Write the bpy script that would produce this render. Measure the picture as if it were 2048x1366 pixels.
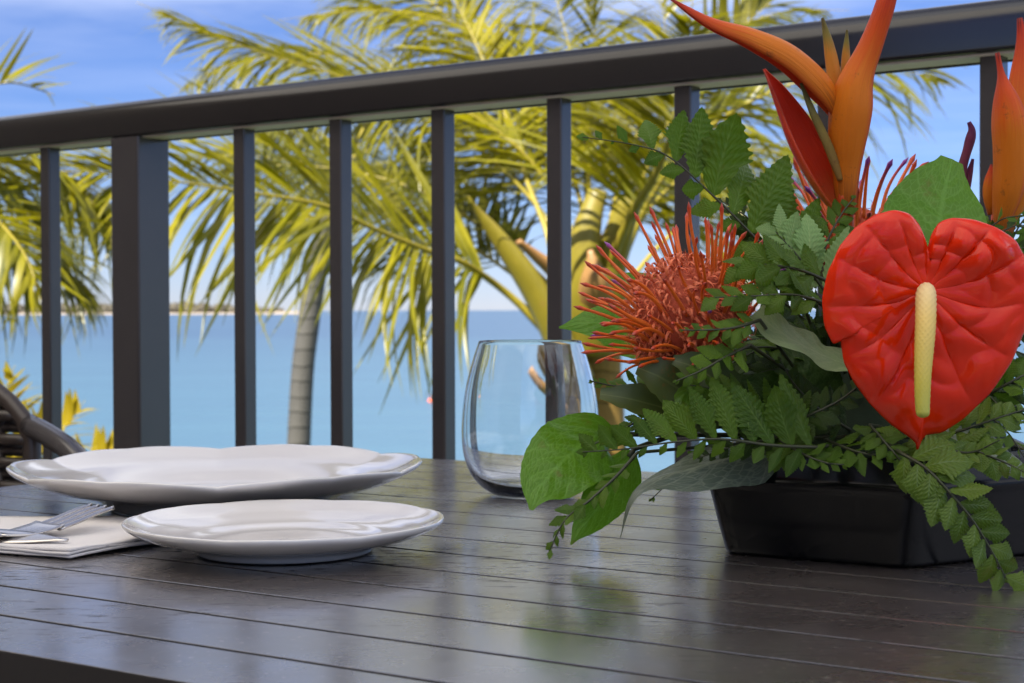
import bpy, math, random
from mathutils import Vector, Matrix, noise
R = math.radians
random.seed(7)
scene = bpy.context.scene
for o in list(bpy.data.objects): bpy.data.objects.remove(o)
col = scene.collection

# ------------------------------------------------------------------ camera
TZ = 0.74                       # table top height
CAMZ = TZ + 0.119               # camera just above the table
F = 3215.0                      # focal length in pixels of a 2048 px wide picture
HOR = 620.0                     # row of the sea horizon
PITCH = math.atan((683 - HOR) / F)
cam_data = bpy.data.cameras.new('camera')
cam = bpy.data.objects.new('camera', cam_data); col.objects.link(cam)
cam_data.sensor_width = 36; cam_data.lens = 36 * F / 2048
cam_data.clip_start = 0.02; cam_data.clip_end = 40000
cam.matrix_world = Matrix.Translation((0, 0, CAMZ)) @ Matrix.Rotation(R(90) - PITCH, 4, 'X') @ Matrix.Rotation(R(-0.15), 4, 'Z')
cam_data.dof.use_dof = True; cam_data.dof.focus_distance = 0.78; cam_data.dof.aperture_fstop = 24
scene.camera = cam
CM = cam.matrix_world.copy()

# ------------------------------------------------------------------ sky, sun, exposure
SUN_EL, SUN_AZ = R(47), R(214)  # azimuth clockwise from +Y: behind the camera, to the left
world = bpy.data.worlds.new('World'); scene.world = world; world.use_nodes = True
wn = world.node_tree; wn.nodes.clear()
sky = wn.nodes.new('ShaderNodeTexSky'); sky.sky_type = 'NISHITA'; sky.sun_disc = False
sky.sun_elevation = SUN_EL; sky.sun_rotation = SUN_AZ
sky.air_density = 1.0; sky.dust_density = 0.0; sky.ozone_density = 6.0
bg = wn.nodes.new('ShaderNodeBackground'); bg.inputs[1].default_value = 0.0455
out = wn.nodes.new('ShaderNodeOutputWorld')
# broken white cloud over the whole sky, lost in the haze towards the horizon
L = wn.links.new
def W(typ, **kw):
    n_ = wn.nodes.new(typ)
    for k_, v_ in kw.items(): setattr(n_, k_, v_)
    return n_
def wmath(op, a, b):
    n_ = W('ShaderNodeMath', operation=op)
    for i_, v_ in enumerate((a, b)):
        if isinstance(v_, (int, float)): n_.inputs[i_].default_value = v_
        else: L(v_, n_.inputs[i_])
    return n_.outputs[0]
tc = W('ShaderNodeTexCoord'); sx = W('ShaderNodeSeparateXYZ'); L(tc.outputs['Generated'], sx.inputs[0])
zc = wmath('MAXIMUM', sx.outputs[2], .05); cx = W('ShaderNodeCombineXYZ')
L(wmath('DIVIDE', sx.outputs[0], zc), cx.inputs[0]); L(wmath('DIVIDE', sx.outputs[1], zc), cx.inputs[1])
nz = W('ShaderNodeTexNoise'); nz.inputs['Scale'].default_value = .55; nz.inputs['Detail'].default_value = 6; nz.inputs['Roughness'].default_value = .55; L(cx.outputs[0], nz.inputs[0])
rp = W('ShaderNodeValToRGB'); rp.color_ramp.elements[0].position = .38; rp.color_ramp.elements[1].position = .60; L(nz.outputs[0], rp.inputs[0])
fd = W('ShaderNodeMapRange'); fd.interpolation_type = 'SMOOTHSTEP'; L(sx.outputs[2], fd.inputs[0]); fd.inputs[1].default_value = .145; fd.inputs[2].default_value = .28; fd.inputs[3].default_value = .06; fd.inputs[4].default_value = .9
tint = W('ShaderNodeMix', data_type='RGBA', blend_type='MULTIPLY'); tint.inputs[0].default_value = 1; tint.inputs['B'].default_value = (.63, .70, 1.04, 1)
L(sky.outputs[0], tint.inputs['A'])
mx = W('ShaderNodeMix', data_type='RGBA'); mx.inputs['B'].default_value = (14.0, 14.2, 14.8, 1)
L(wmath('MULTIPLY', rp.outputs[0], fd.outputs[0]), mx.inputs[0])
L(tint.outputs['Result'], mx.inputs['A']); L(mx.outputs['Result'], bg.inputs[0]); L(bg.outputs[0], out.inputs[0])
sd = bpy.data.lights.new('sun', 'SUN'); sd.energy = 5.0; sd.angle = R(0.53); sd.color = (1, .93, .81)
so = bpy.data.objects.new('sun', sd); col.objects.link(so)
sdir = Vector((math.sin(SUN_AZ) * math.cos(SUN_EL), math.cos(SUN_AZ) * math.cos(SUN_EL), math.sin(SUN_EL)))
so.rotation_euler = sdir.to_track_quat('Z', 'Y').to_euler(); so.location = (-4, -6, 12)
vs = scene.view_settings; vs.view_transform = 'Standard'; vs.look = 'None'; vs.exposure = 1.5; vs.gamma = 1; vs.use_curve_mapping = False
scene.cycles.max_bounces = 10; scene.cycles.transparent_max_bounces = 12; scene.cycles.transmission_bounces = 10
scene.cycles.use_denoising = True; scene.cycles.sample_clamp_indirect = 6

# ------------------------------------------------------------------ helpers
def P(px, py, d):
    """point seen at picture position (px, py), d metres in front of the camera"""
    return CM @ Vector(((px - 1024) / F * d, (683 - py) / F * d, -d))
def T(px, py, z=TZ):
    """point seen at (px, py) on the horizontal plane z"""
    o = CM.translation; v = P(px, py, 1) - o
    return o + v * ((z - o.z) / v.z)
def tag(o, label=None, cat=None, group=None, kind=None):
    if label: o['label'] = label
    if cat: o['category'] = cat
    if group: o['group'] = group
    if kind: o['kind'] = kind
    return o
def thing(name, loc, label, cat, group=None):
    o = bpy.data.objects.new(name, None); col.objects.link(o); o.location = loc
    o.empty_display_size = .05
    return tag(o, label, cat, group)
def mesh(name, verts, faces, mat, uvs=None, smooth=True, fmat=None):
    me = bpy.data.meshes.new(name); me.from_pydata([tuple(v) for v in verts], [], faces)
    for m in (mat if isinstance(mat, (list, tuple)) else [mat]): me.materials.append(m)
    if uvs:
        ul = me.uv_layers.new(name='UVMap')
        for lp in me.loops: ul.data[lp.index].uv = uvs[lp.vertex_index]
    if fmat: me.polygons.foreach_set('material_index', fmat)
    if smooth: me.polygons.foreach_set('use_smooth', [True] * len(me.polygons))
    me.update(); return me
def off(parent):
    return -(parent.matrix_basis.translation) if parent is not None and parent.parent is None else Vector((0, 0, 0))
def part(name, me, parent, M=None):
    """object whose mesh is in world coordinates (or placed by M), child of parent"""
    o = bpy.data.objects.new(name, me); col.objects.link(o)
    B = M if M is not None else Matrix.Identity(4)
    if parent is not None:
        o.parent = parent; B = Matrix.Translation(off(parent)) @ B
    o.matrix_basis = B
    return o
def frame(p, d, n, l, w, h=None):
    """matrix: local +Y along d, local Z near n, scaled (w, l, h)"""
    y = d.normalized(); x = y.cross(n)
    if x.length < 1e-5: x = y.cross(Vector((.31, .2, .9)))
    x.normalize(); z = x.cross(y)
    h = l if h is None else h
    return Matrix(((x.x * w, y.x * l, z.x * h, p.x), (x.y * w, y.y * l, z.y * h, p.y), (x.z * w, y.z * l, z.z * h, p.z), (0, 0, 0, 1)))
def curve(pts, n):
    """Catmull-Rom through pts, n+1 samples, about even in length"""
    q = [2 * pts[0] - pts[1]] + list(pts) + [2 * pts[-1] - pts[-2]]
    fine = []
    for i in range(1, len(q) - 2):
        for k in range(12):
            t = k / 12
            a, b, c, d = q[i - 1], q[i], q[i + 1], q[i + 2]
            fine.append(.5 * ((2 * b) + (c - a) * t + (2 * a - 5 * b + 4 * c - d) * t * t + (3 * b - a - 3 * c + d) * t ** 3))
    fine.append(q[-2])
    ln = [0]
    for i in range(1, len(fine)): ln.append(ln[-1] + (fine[i] - fine[i - 1]).length)
    res = []; j = 0
    for k in range(n + 1):
        s = ln[-1] * k / n
        while j < len(ln) - 2 and ln[j + 1] < s: j += 1
        u = 0 if ln[j + 1] == ln[j] else (s - ln[j]) / (ln[j + 1] - ln[j])
        res.append(fine[j].lerp(fine[j + 1], min(1, max(0, u))))
    return res
def tang(c, i):
    return (c[min(i + 1, len(c) - 1)] - c[max(i - 1, 0)]).normalized()
def lerp_list(ls, t):
    x = t * (len(ls) - 1); i = min(int(x), len(ls) - 2); return ls[i] + (ls[i + 1] - ls[i]) * (x - i)
def smooth_list(ls, t):
    x = t * (len(ls) - 1); i = min(int(x), len(ls) - 2); u = x - i
    a = ls[max(i - 1, 0)]; b = ls[i]; c = ls[i + 1]; d = ls[min(i + 2, len(ls) - 1)]
    return max(0.0, .5 * (2 * b + (c - a) * u + (2 * a - 5 * b + 4 * c - d) * u * u + (3 * b - a - 3 * c + d) * u ** 3))
def tube_data(c, rad, seg=8, up=Vector((.1, .3, 1)), flat=1.0):
    vs_, fs = [], []
    n = len(c); x = None
    for i, p in enumerate(c):
        t = tang(c, i)
        if x is None: x = t.cross(up)
        x = (x - t * x.dot(t)).normalized(); y = t.cross(x)
        r = rad(i / (n - 1)) if callable(rad) else rad
        for k in range(seg):
            a = 2 * math.pi * k / seg
            vs_.append(p + x * (math.cos(a) * r) + y * (math.sin(a) * r * flat))
    for i in range(n - 1):
        for k in range(seg):
            k2 = (k + 1) % seg
            fs.append((i * seg + k, i * seg + k2, (i + 1) * seg + k2, (i + 1) * seg + k))
    fs.append(tuple(range(seg - 1, -1, -1))); fs.append(tuple((n - 1) * seg + k for k in range(seg)))
    return vs_, fs
def tube(name, c, rad, mat, seg=8, flat=1.0, up=Vector((.1, .3, 1))):
    v, f = tube_data(c, rad, seg, up, flat); return mesh(name, v, f, mat)
def extrude(name, prof, a, b, xdir, zdir, mat, smooth=False):
    """closed profile [(x, z)] swept from a to b"""
    n = len(prof); v = []
    for e in (a, b):
        for (x, z) in prof: v.append(e + xdir * x + zdir * z)
    f = [(i, (i + 1) % n, n + (i + 1) % n, n + i) for i in range(n)]
    f += [tuple(range(n - 1, -1, -1)), tuple(range(n, 2 * n))]
    me = mesh(name, v, f, mat, smooth=smooth)
    if smooth:
        me.polygons[-1].use_smooth = False; me.polygons[-2].use_smooth = False
    return me
def rrect(w, h, r, seg=4, rb=None):
    """rounded rectangle profile, centred in x, z from 0 to h; rb bottom radius"""
    rb = r if rb is None else rb; pts = []
    for cx, cz, a0, q in ((w / 2 - r, h - r, 0, r), (-w / 2 + r, h - r, 90, r), (-w / 2 + rb, rb, 180, rb), (w / 2 - rb, rb, 270, rb)):
        for k in range(seg + 1):
            a = R(a0 + 90 * k / seg); pts.append((cx + q * math.cos(a), cz + q * math.sin(a)))
    return pts
def lathe(name, prof, mat, loc, seg=96, rmod=None, zmod=None):
    n = len(prof); v = []
    for k in range(seg):
        a = 2 * math.pi * k / seg
        for (r, z) in prof:
            rr = r * (rmod(a, r, z) if rmod else 1); zz = z + (zmod(a, r, z) if zmod else 0)
            v.append(Vector((rr * math.cos(a), rr * math.sin(a), zz)) + loc)
    f = []
    for k in range(seg):
        k2 = (k + 1) % seg
        for i in range(n - 1): f.append((k * n + i, k2 * n + i, k2 * n + i + 1, k * n + i + 1))
    return mesh(name, v, f, mat)

# ------------------------------------------------------------------ materials
class N:
    def __init__(s, name):
        s.m = bpy.data.materials.new(name); s.m.use_nodes = True; s.t = s.m.node_tree; s.t.nodes.clear()
        s.out = s.n('ShaderNodeOutputMaterial')
    def n(s, typ, **kw):
        x = s.t.nodes.new(typ)
        for k, v in kw.items():
            if k[0] == '_': setattr(x, k[1:], v)
            else: s.set(x.inputs[k.replace('__', ' ')] if not k.startswith('i') or not k[1:].isdigit() else x.inputs[int(k[1:])], v)
        return x
    def set(s, sock, v):
        if isinstance(v, bpy.types.NodeSocket): s.t.links.new(v, sock)
        elif isinstance(v, bpy.types.Node): s.t.links.new(v.outputs[0], sock)
        else: sock.default_value = v
    def noise(s, scale, detail=4, rough=.55, vec=None, dist=0):
        x = s.n('ShaderNodeTexNoise', Scale=scale, Detail=detail, Roughness=rough, Distortion=dist)
        if vec is not None: s.set(x.inputs['Vector'], vec)
        return x.outputs[0]
    def ramp(s, fac, *els):
        x = s.n('ShaderNodeValToRGB', Fac=fac); cr = x.color_ramp
        while len(cr.elements) < len(els): cr.elements.new(.5)
        for e, (p, c) in zip(cr.elements, els):
            e.position = p; e.color = (*c, 1) if isinstance(c, tuple) else (c, c, c, 1)
        return x.outputs[0]
    def mix(s, fac, a, b, mode='MIX'):
        x = s.n('ShaderNodeMix', _data_type='RGBA', _blend_type=mode)
        s.set(x.inputs[0], fac)
        for k, v in (('A', a), ('B', b)):
            s.set(x.inputs[6 if k == 'A' else 7], (*v, 1) if isinstance(v, tuple) else v)
        return x.outputs[2]
    def math(s, op, a, b=0.0, c=None):
        x = s.n('ShaderNodeMath', _operation=op); s.set(x.inputs[0], a); s.set(x.inputs[1], b)
        if c is not None: s.set(x.inputs[2], c)
        return x.outputs[0]
    def bump(s, h, strength=.3, dist=.001, normal=None):
        x = s.n('ShaderNodeBump', Strength=strength, Distance=dist, Height=h)
        if normal is not None: s.set(x.inputs['Normal'], normal)
        return x.outputs[0]
    def pos(s): return s.n('ShaderNodeNewGeometry').outputs['Position']
    def obj(s): return s.n('ShaderNodeTexCoord').outputs['Object']
    def uv(s): return s.n('ShaderNodeTexCoord').outputs['UV']
    def rnd(s): return s.n('ShaderNodeObjectInfo').outputs['Random']
    def bsdf(s, **kw):
        b = s.n('ShaderNodeBsdfPrincipled')
        for k, v in kw.items():
            sk = b.inputs[k.replace('__', ' ')]
            s.set(sk, (*v, 1) if isinstance(v, tuple) and len(v) == 3 and sk.type == 'RGBA' else v)
        return b
    def done(s, b):
        s.t.links.new(b.outputs[0], s.out.inputs[0]); return s.m

def m_plain(name, c, rough=.5, var=.15, scale=30, metallic=0, bump=0, bscale=400, coat=0, spec=.5, rvar=0):
    k = N(name); p = k.pos(); nz_ = k.noise(scale, 5, .6, p)
    cc = k.mix(nz_, tuple(x * (1 - var) for x in c), tuple(min(1, x * (1 + var)) for x in c))
    kw = dict(Base__Color=cc, Roughness=rough, Metallic=metallic, Coat__Weight=coat, Coat__Roughness=.08)
    kw['Specular__IOR__Level'] = spec
    if rvar: kw['Roughness'] = k.math('MULTIPLY_ADD', k.noise(scale * .7, 4, .6, p), rvar * 2, rough - rvar)
    if bump: kw['Normal'] = k.bump(k.noise(bscale, 3, .6, p), bump, .0006)
    return k.done(k.bsdf(**kw))

def m_table():
    k = N('painted_aluminium_slats'); p = k.pos(); rn = k.rnd()
    big = k.noise(9, 5, .6, p); med = k.noise(46, 5, .65, p); fine = k.noise(900, 2, .5, p)
    st = k.n('ShaderNodeMapping'); k.set(st.inputs[0], p); st.inputs['Rotation'].default_value = (0, 0, R(33)); st.inputs['Scale'].default_value = (60, 260, 60)
    speck = k.noise(1, 4, .65, st.outputs[0])
    patch = k.ramp(k.noise(6, 5, .6, p), (.47, 0.0), (.60, 1.0))
    spk = k.math('MULTIPLY', k.ramp(speck, (.56, 0.0), (.63, 1.0)), patch)
    c = k.mix(med, (.054, .043, .042), (.088, .073, .070))
    c = k.mix(k.math('MULTIPLY', rn, .55), c, (.062, .052, .048))
    dust = k.ramp(k.noise(330, 3, .6, p), (.63, 0.0), (.68, 1.0))
    c = k.mix(k.math('MULTIPLY', dust, .45), c, (.36, .31, .27))
    c = k.mix(spk, c, (.025, .022, .021))
    r = k.math('MULTIPLY_ADD', med, .14, k.math('MULTIPLY_ADD', k.noise(14, 4, .6, p), .34, .03))
    r = k.math('ADD', r, k.math('MULTIPLY', spk, .30))
    nb = k.bump(fine, .05, .0003); nb = k.bump(med, .04, .0010, nb); nb = k.bump(spk, -.4, .0003, nb)
    return k.done(k.bsdf(Base__Color=c, Roughness=r, Normal=nb, Specular__IOR__Level=k.math('MULTIPLY_ADD', spk, -.75, 1.0), Coat__Weight=k.math('MULTIPLY_ADD', spk, -.85, 1.0), Coat__Roughness=k.math('MULTIPLY_ADD', k.noise(18, 4, .6, p), .26, .06), Coat__IOR=2.1))

def m_leaf(name, dark, light, rough=.35, trans=.3, tcol=None, veins=0, vcol=None, vslant=1.2, net=0, rib=True, bump=.4, spot=None, spec=.5, mottle=8):
    """leaf: uv.x -1..1 across stored as 0..1, uv.y 0..1 along"""
    k = N(name); uv = k.uv(); sep = k.n('ShaderNodeSeparateXYZ'); k.set(sep.inputs[0], uv)
    ax = k.math('ABSOLUTE', k.math('MULTIPLY_ADD', sep.outputs[0], 2.0, -1.0))
    p = k.obj(); rn = k.rnd()
    nz_ = k.noise(mottle, 5, .6, k.pos())
    f = k.math('MULTIPLY_ADD', rn, .55, k.math('MULTIPLY_ADD', nz_, 1.3, -.42))
    c = k.mix(f, dark, light)
    h = None
    vc = vcol or tuple(min(1, x * 1.6 + .02) for x in light)
    if veins:
        ph = k.math('FRACT', k.math('MULTIPLY', k.math('SUBTRACT', sep.outputs[1], k.math('MULTIPLY', ax, .12 * vslant)), veins))
        d = k.math('ABSOLUTE', k.math('SUBTRACT', ph, .5))
        vl = k.ramp(d, (.0, 1.0), (.10, 0.0)); h = k.ramp(d, (.0, 0.0), (.5, 1.0))
        c = k.mix(k.math('MULTIPLY', vl, .45), c, vc)
    if net:
        vo = k.n('ShaderNodeTexVoronoi', _feature='DISTANCE_TO_EDGE', Scale=net); k.set(vo.inputs['Vector'], uv)
        vl2 = k.ramp(vo.outputs['Distance'], (.0, 1.0), (.09, 0.0))
        c = k.mix(k.math('MULTIPLY', vl2, .55), c, vc)
        hh = k.ramp(vo.outputs['Distance'], (.0, 0.0), (.3, 1.0)); h = hh if h is None else k.math('ADD', k.math('MULTIPLY', hh, .4), h)
    if rib:
        mr = k.ramp(ax, (.02, 1.0), (.07, 0.0)); c = k.mix(k.math('MULTIPLY', mr, .6), c, vc)
    if spot:
        sp = k.ramp(k.noise(60, 4, .7, k.pos()), (.62, 0.0), (.72, 1.0)); c = k.mix(k.math('MULTIPLY', sp, .7), c, spot)
    kw = dict(Base__Color=c, Roughness=rough, Specular__IOR__Level=spec)
    if h is not None: kw['Normal'] = k.bump(h, bump, .0006)
    b = k.bsdf(**kw)
    tr = k.n('ShaderNodeBsdfTranslucent'); tcl = k.mix(.6, c, tcol or tuple(min(1, x * 2.2) for x in light)); k.set(tr.inputs[0], tcl)
    ms = k.n('ShaderNodeMixShader'); k.set(ms.inputs[0], trans); k.t.links.new(b.outputs[0], ms.inputs[1]); k.t.links.new(tr.outputs[0], ms.inputs[2])
    return k.done(ms)

def m_glass():
    k = N('clear_glass')
    return k.done(k.bsdf(Base__Color=(.97, .985, .99), Roughness=.0, IOR=1.46, Transmission__Weight=1.0))

def m_sea():
    k = N('sea_water'); p = k.pos()
    mp_ = k.n('ShaderNodeMapping'); k.set(mp_.inputs[0], p); mp_.inputs['Scale'].default_value = (.25, 1.0, 1)
    big = k.noise(.011, 5, .6, mp_.outputs[0]); w1 = k.noise(.55, 5, .65, p); w2 = k.noise(.09, 4, .6, mp_.outputs[0])
    c = k.mix(big, (.026, .066, .120), (.044, .100, .152))
    sw = k.n('ShaderNodeSeparateXYZ'); k.set(sw.inputs[0], p)
    ms_ = k.n('ShaderNodeMapping'); k.set(ms_.inputs[0], p); ms_.inputs['Scale'].default_value = (.02, .10, 1); stk = k.noise(1, 6, .7, ms_.outputs[0])
    c = k.mix(k.ramp(stk, (.35, 0.0), (.65, .55)), c, (.016, .042, .098))
    shal = k.ramp(k.math('DIVIDE', sw.outputs[1], 420.0), (.12, 1.0), (1.0, 0.0))
    c = k.mix(k.math('MULTIPLY', shal, .55), c, (.060, .148, .195))
    nb = k.bump(w1, .55, .25); nb = k.bump(w2, .5, 1.4, nb)
    return k.done(k.bsdf(Base__Color=c, Roughness=.32, IOR=1.33, Normal=nb))

def m_wicker():
    k = N('dark_resin_wicker'); p = k.pos(); nz_ = k.noise(120, 4, .6, p)
    c = k.mix(nz_, (.010, .008, .008), (.045, .032, .027)); c = k.mix(k.math('MULTIPLY', k.rnd(), .4), c, (.06, .042, .034))
    return k.done(k.bsdf(Base__Color=c, Roughness=.38))

def m_trunk(name, a, b, ring=5.0):
    k = N(name); p = k.pos(); sep = k.n('ShaderNodeSeparateXYZ'); k.set(sep.inputs[0], p)
    z = k.math('MULTIPLY_ADD', k.noise(3, 3, .5, p), .12, sep.outputs[2])
    fr = k.math('FRACT', k.math('MULTIPLY', z, ring)); rg = k.ramp(fr, (.0, 0.0), (.12, 1.0), (1.0, .75))
    st = k.n('ShaderNodeMapping'); k.set(st.inputs[0], p); st.inputs['Scale'].default_value = (40, 40, 4)
    fib = k.noise(1, 4, .65, st.outputs[0])
    c = k.mix(fib, a, b); c = k.mix(k.math('SUBTRACT', 1.0, rg), c, tuple(x * .4 for x in a))
    return k.done(k.bsdf(Base__Color=c, Roughness=.75, Normal=k.bump(k.math('ADD', fib, rg), .6, .01)))

def m_petiole(name, a, b, freq=30):
    k = N(name); p = k.pos(); n1 = k.noise(3.5, 5, .65, p)
    st = k.n('ShaderNodeMapping'); k.set(st.inputs[0], p); st.inputs['Scale'].default_value = (freq, freq, 6)
    n2 = k.noise(1, 4, .6, st.outputs[0])
    c = k.mix(k.math('MULTIPLY_ADD', n2, .5, k.math('MULTIPLY', n1, .5)), a, b)
    sp = k.ramp(k.noise(16, 5, .7, p), (.58, 0.0), (.72, 1.0)); c = k.mix(k.math('MULTIPLY', sp, .5), c, (.22, .12, .04))
    return k.done(k.bsdf(Base__Color=c, Roughness=.42, Normal=k.bump(n2, .3, .004)))

def m_bract(name, stops, rough=.38, inner=None, streak=1.0):
    """petal with colour running along uv.y (0 base, 1 tip) and brown scuffs"""
    k = N(name); uv = k.uv(); sep = k.n('ShaderNodeSeparateXYZ'); k.set(sep.inputs[0], uv)
    mpn = k.n('ShaderNodeMapping'); k.set(mpn.inputs[0], uv); mpn.inputs['Scale'].default_value = (16, 1.6, 1)
    stn = k.noise(1.6, 5, .6, mpn.outputs[0]); p = k.pos()
    mp2 = k.n('ShaderNodeMapping'); k.set(mp2.inputs[0], uv); mp2.inputs['Scale'].default_value = (70, 2.2, 1); fib = k.noise(1.0, 4, .6, mp2.outputs[0])
    t = k.math('ADD', sep.outputs[1], k.math('MULTIPLY_ADD', k.math('MULTIPLY_ADD', fib, .35, k.math('MULTIPLY', stn, .65)), .5 * streak, -.25 * streak))
    c = k.ramp(t, *stops)
    edge = k.math('ABSOLUTE', k.math('MULTIPLY_ADD', sep.outputs[0], 2.0, -1.0))
    c = k.mix(k.ramp(edge, (.80, 0.0), (1.0, .75)), c, (.62, .07, .02))
    sc = k.ramp(k.noise(80, 5, .75, p), (.60, 0.0), (.72, 1.0)); c = k.mix(k.math('MULTIPLY', sc, .65), c, (.13, .04, .015))
    b = k.bsdf(Base__Color=c, Roughness=rough, Normal=k.bump(k.math('ADD', stn, fib), .6, .0009), Specular__IOR__Level=.3)
    tr = k.n('ShaderNodeBsdfTranslucent'); k.set(tr.inputs[0], c)
    ms = k.n('ShaderNodeMixShader'); k.set(ms.inputs[0], .22); k.t.links.new(b.outputs[0], ms.inputs[1]); k.t.links.new(tr.outputs[0], ms.inputs[2])
    return k.done(ms)

def m_anthurium():
    k = N('waxy_red_spathe'); p = k.pos(); n1 = k.noise(55, 5, .6, p)
    c = k.mix(n1, (.66, .008, .001), (.92, .045, .003))
    b = k.bsdf(Base__Color=c, Roughness=.15, Specular__IOR__Level=.28, Coat__Weight=.12, Coat__Roughness=.06, Normal=k.bump(k.noise(420, 3, .6, p), .10, .0005))
    tr = k.n('ShaderNodeBsdfTranslucent'); k.set(tr.inputs[0], (.75, .03, .01, 1))
    ms = k.n('ShaderNodeMixShader'); k.set(ms.inputs[0], .15); k.t.links.new(b.outputs[0], ms.inputs[1]); k.t.links.new(tr.outputs[0], ms.inputs[2])
    return k.done(ms)

def m_uvramp(name, stops, rough=.45, bump=0, bscale=300):
    k = N(name); uv = k.uv(); sep = k.n('ShaderNodeSeparateXYZ'); k.set(sep.inputs[0], uv); p = k.pos()
    t = k.math('MULTIPLY_ADD', k.noise(60, 3, .6, p), .12, k.math('SUBTRACT', sep.outputs[1], .06))
    c = k.ramp(t, *stops); kw = dict(Base__Color=c, Roughness=rough)
    if bump: kw['Normal'] = k.bump(k.noise(bscale, 3, .6, p), bump, .0006)
    return k.done(k.bsdf(**kw))

def m_canvas():
    k = N('pale_canvas'); nz_ = k.noise(300, 3, .5, k.pos()); c = k.mix(nz_, (.80, .77, .72), (.88, .85, .80))
    b = k.n('ShaderNodeBsdfDiffuse', Color=c); tr = k.n('ShaderNodeBsdfTranslucent', Color=c)
    ms = k.n('ShaderNodeMixShader'); k.set(ms.inputs[0], .72); k.t.links.new(b.outputs[0], ms.inputs[1]); k.t.links.new(tr.outputs[0], ms.inputs[2])
    return k.done(ms)

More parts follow.
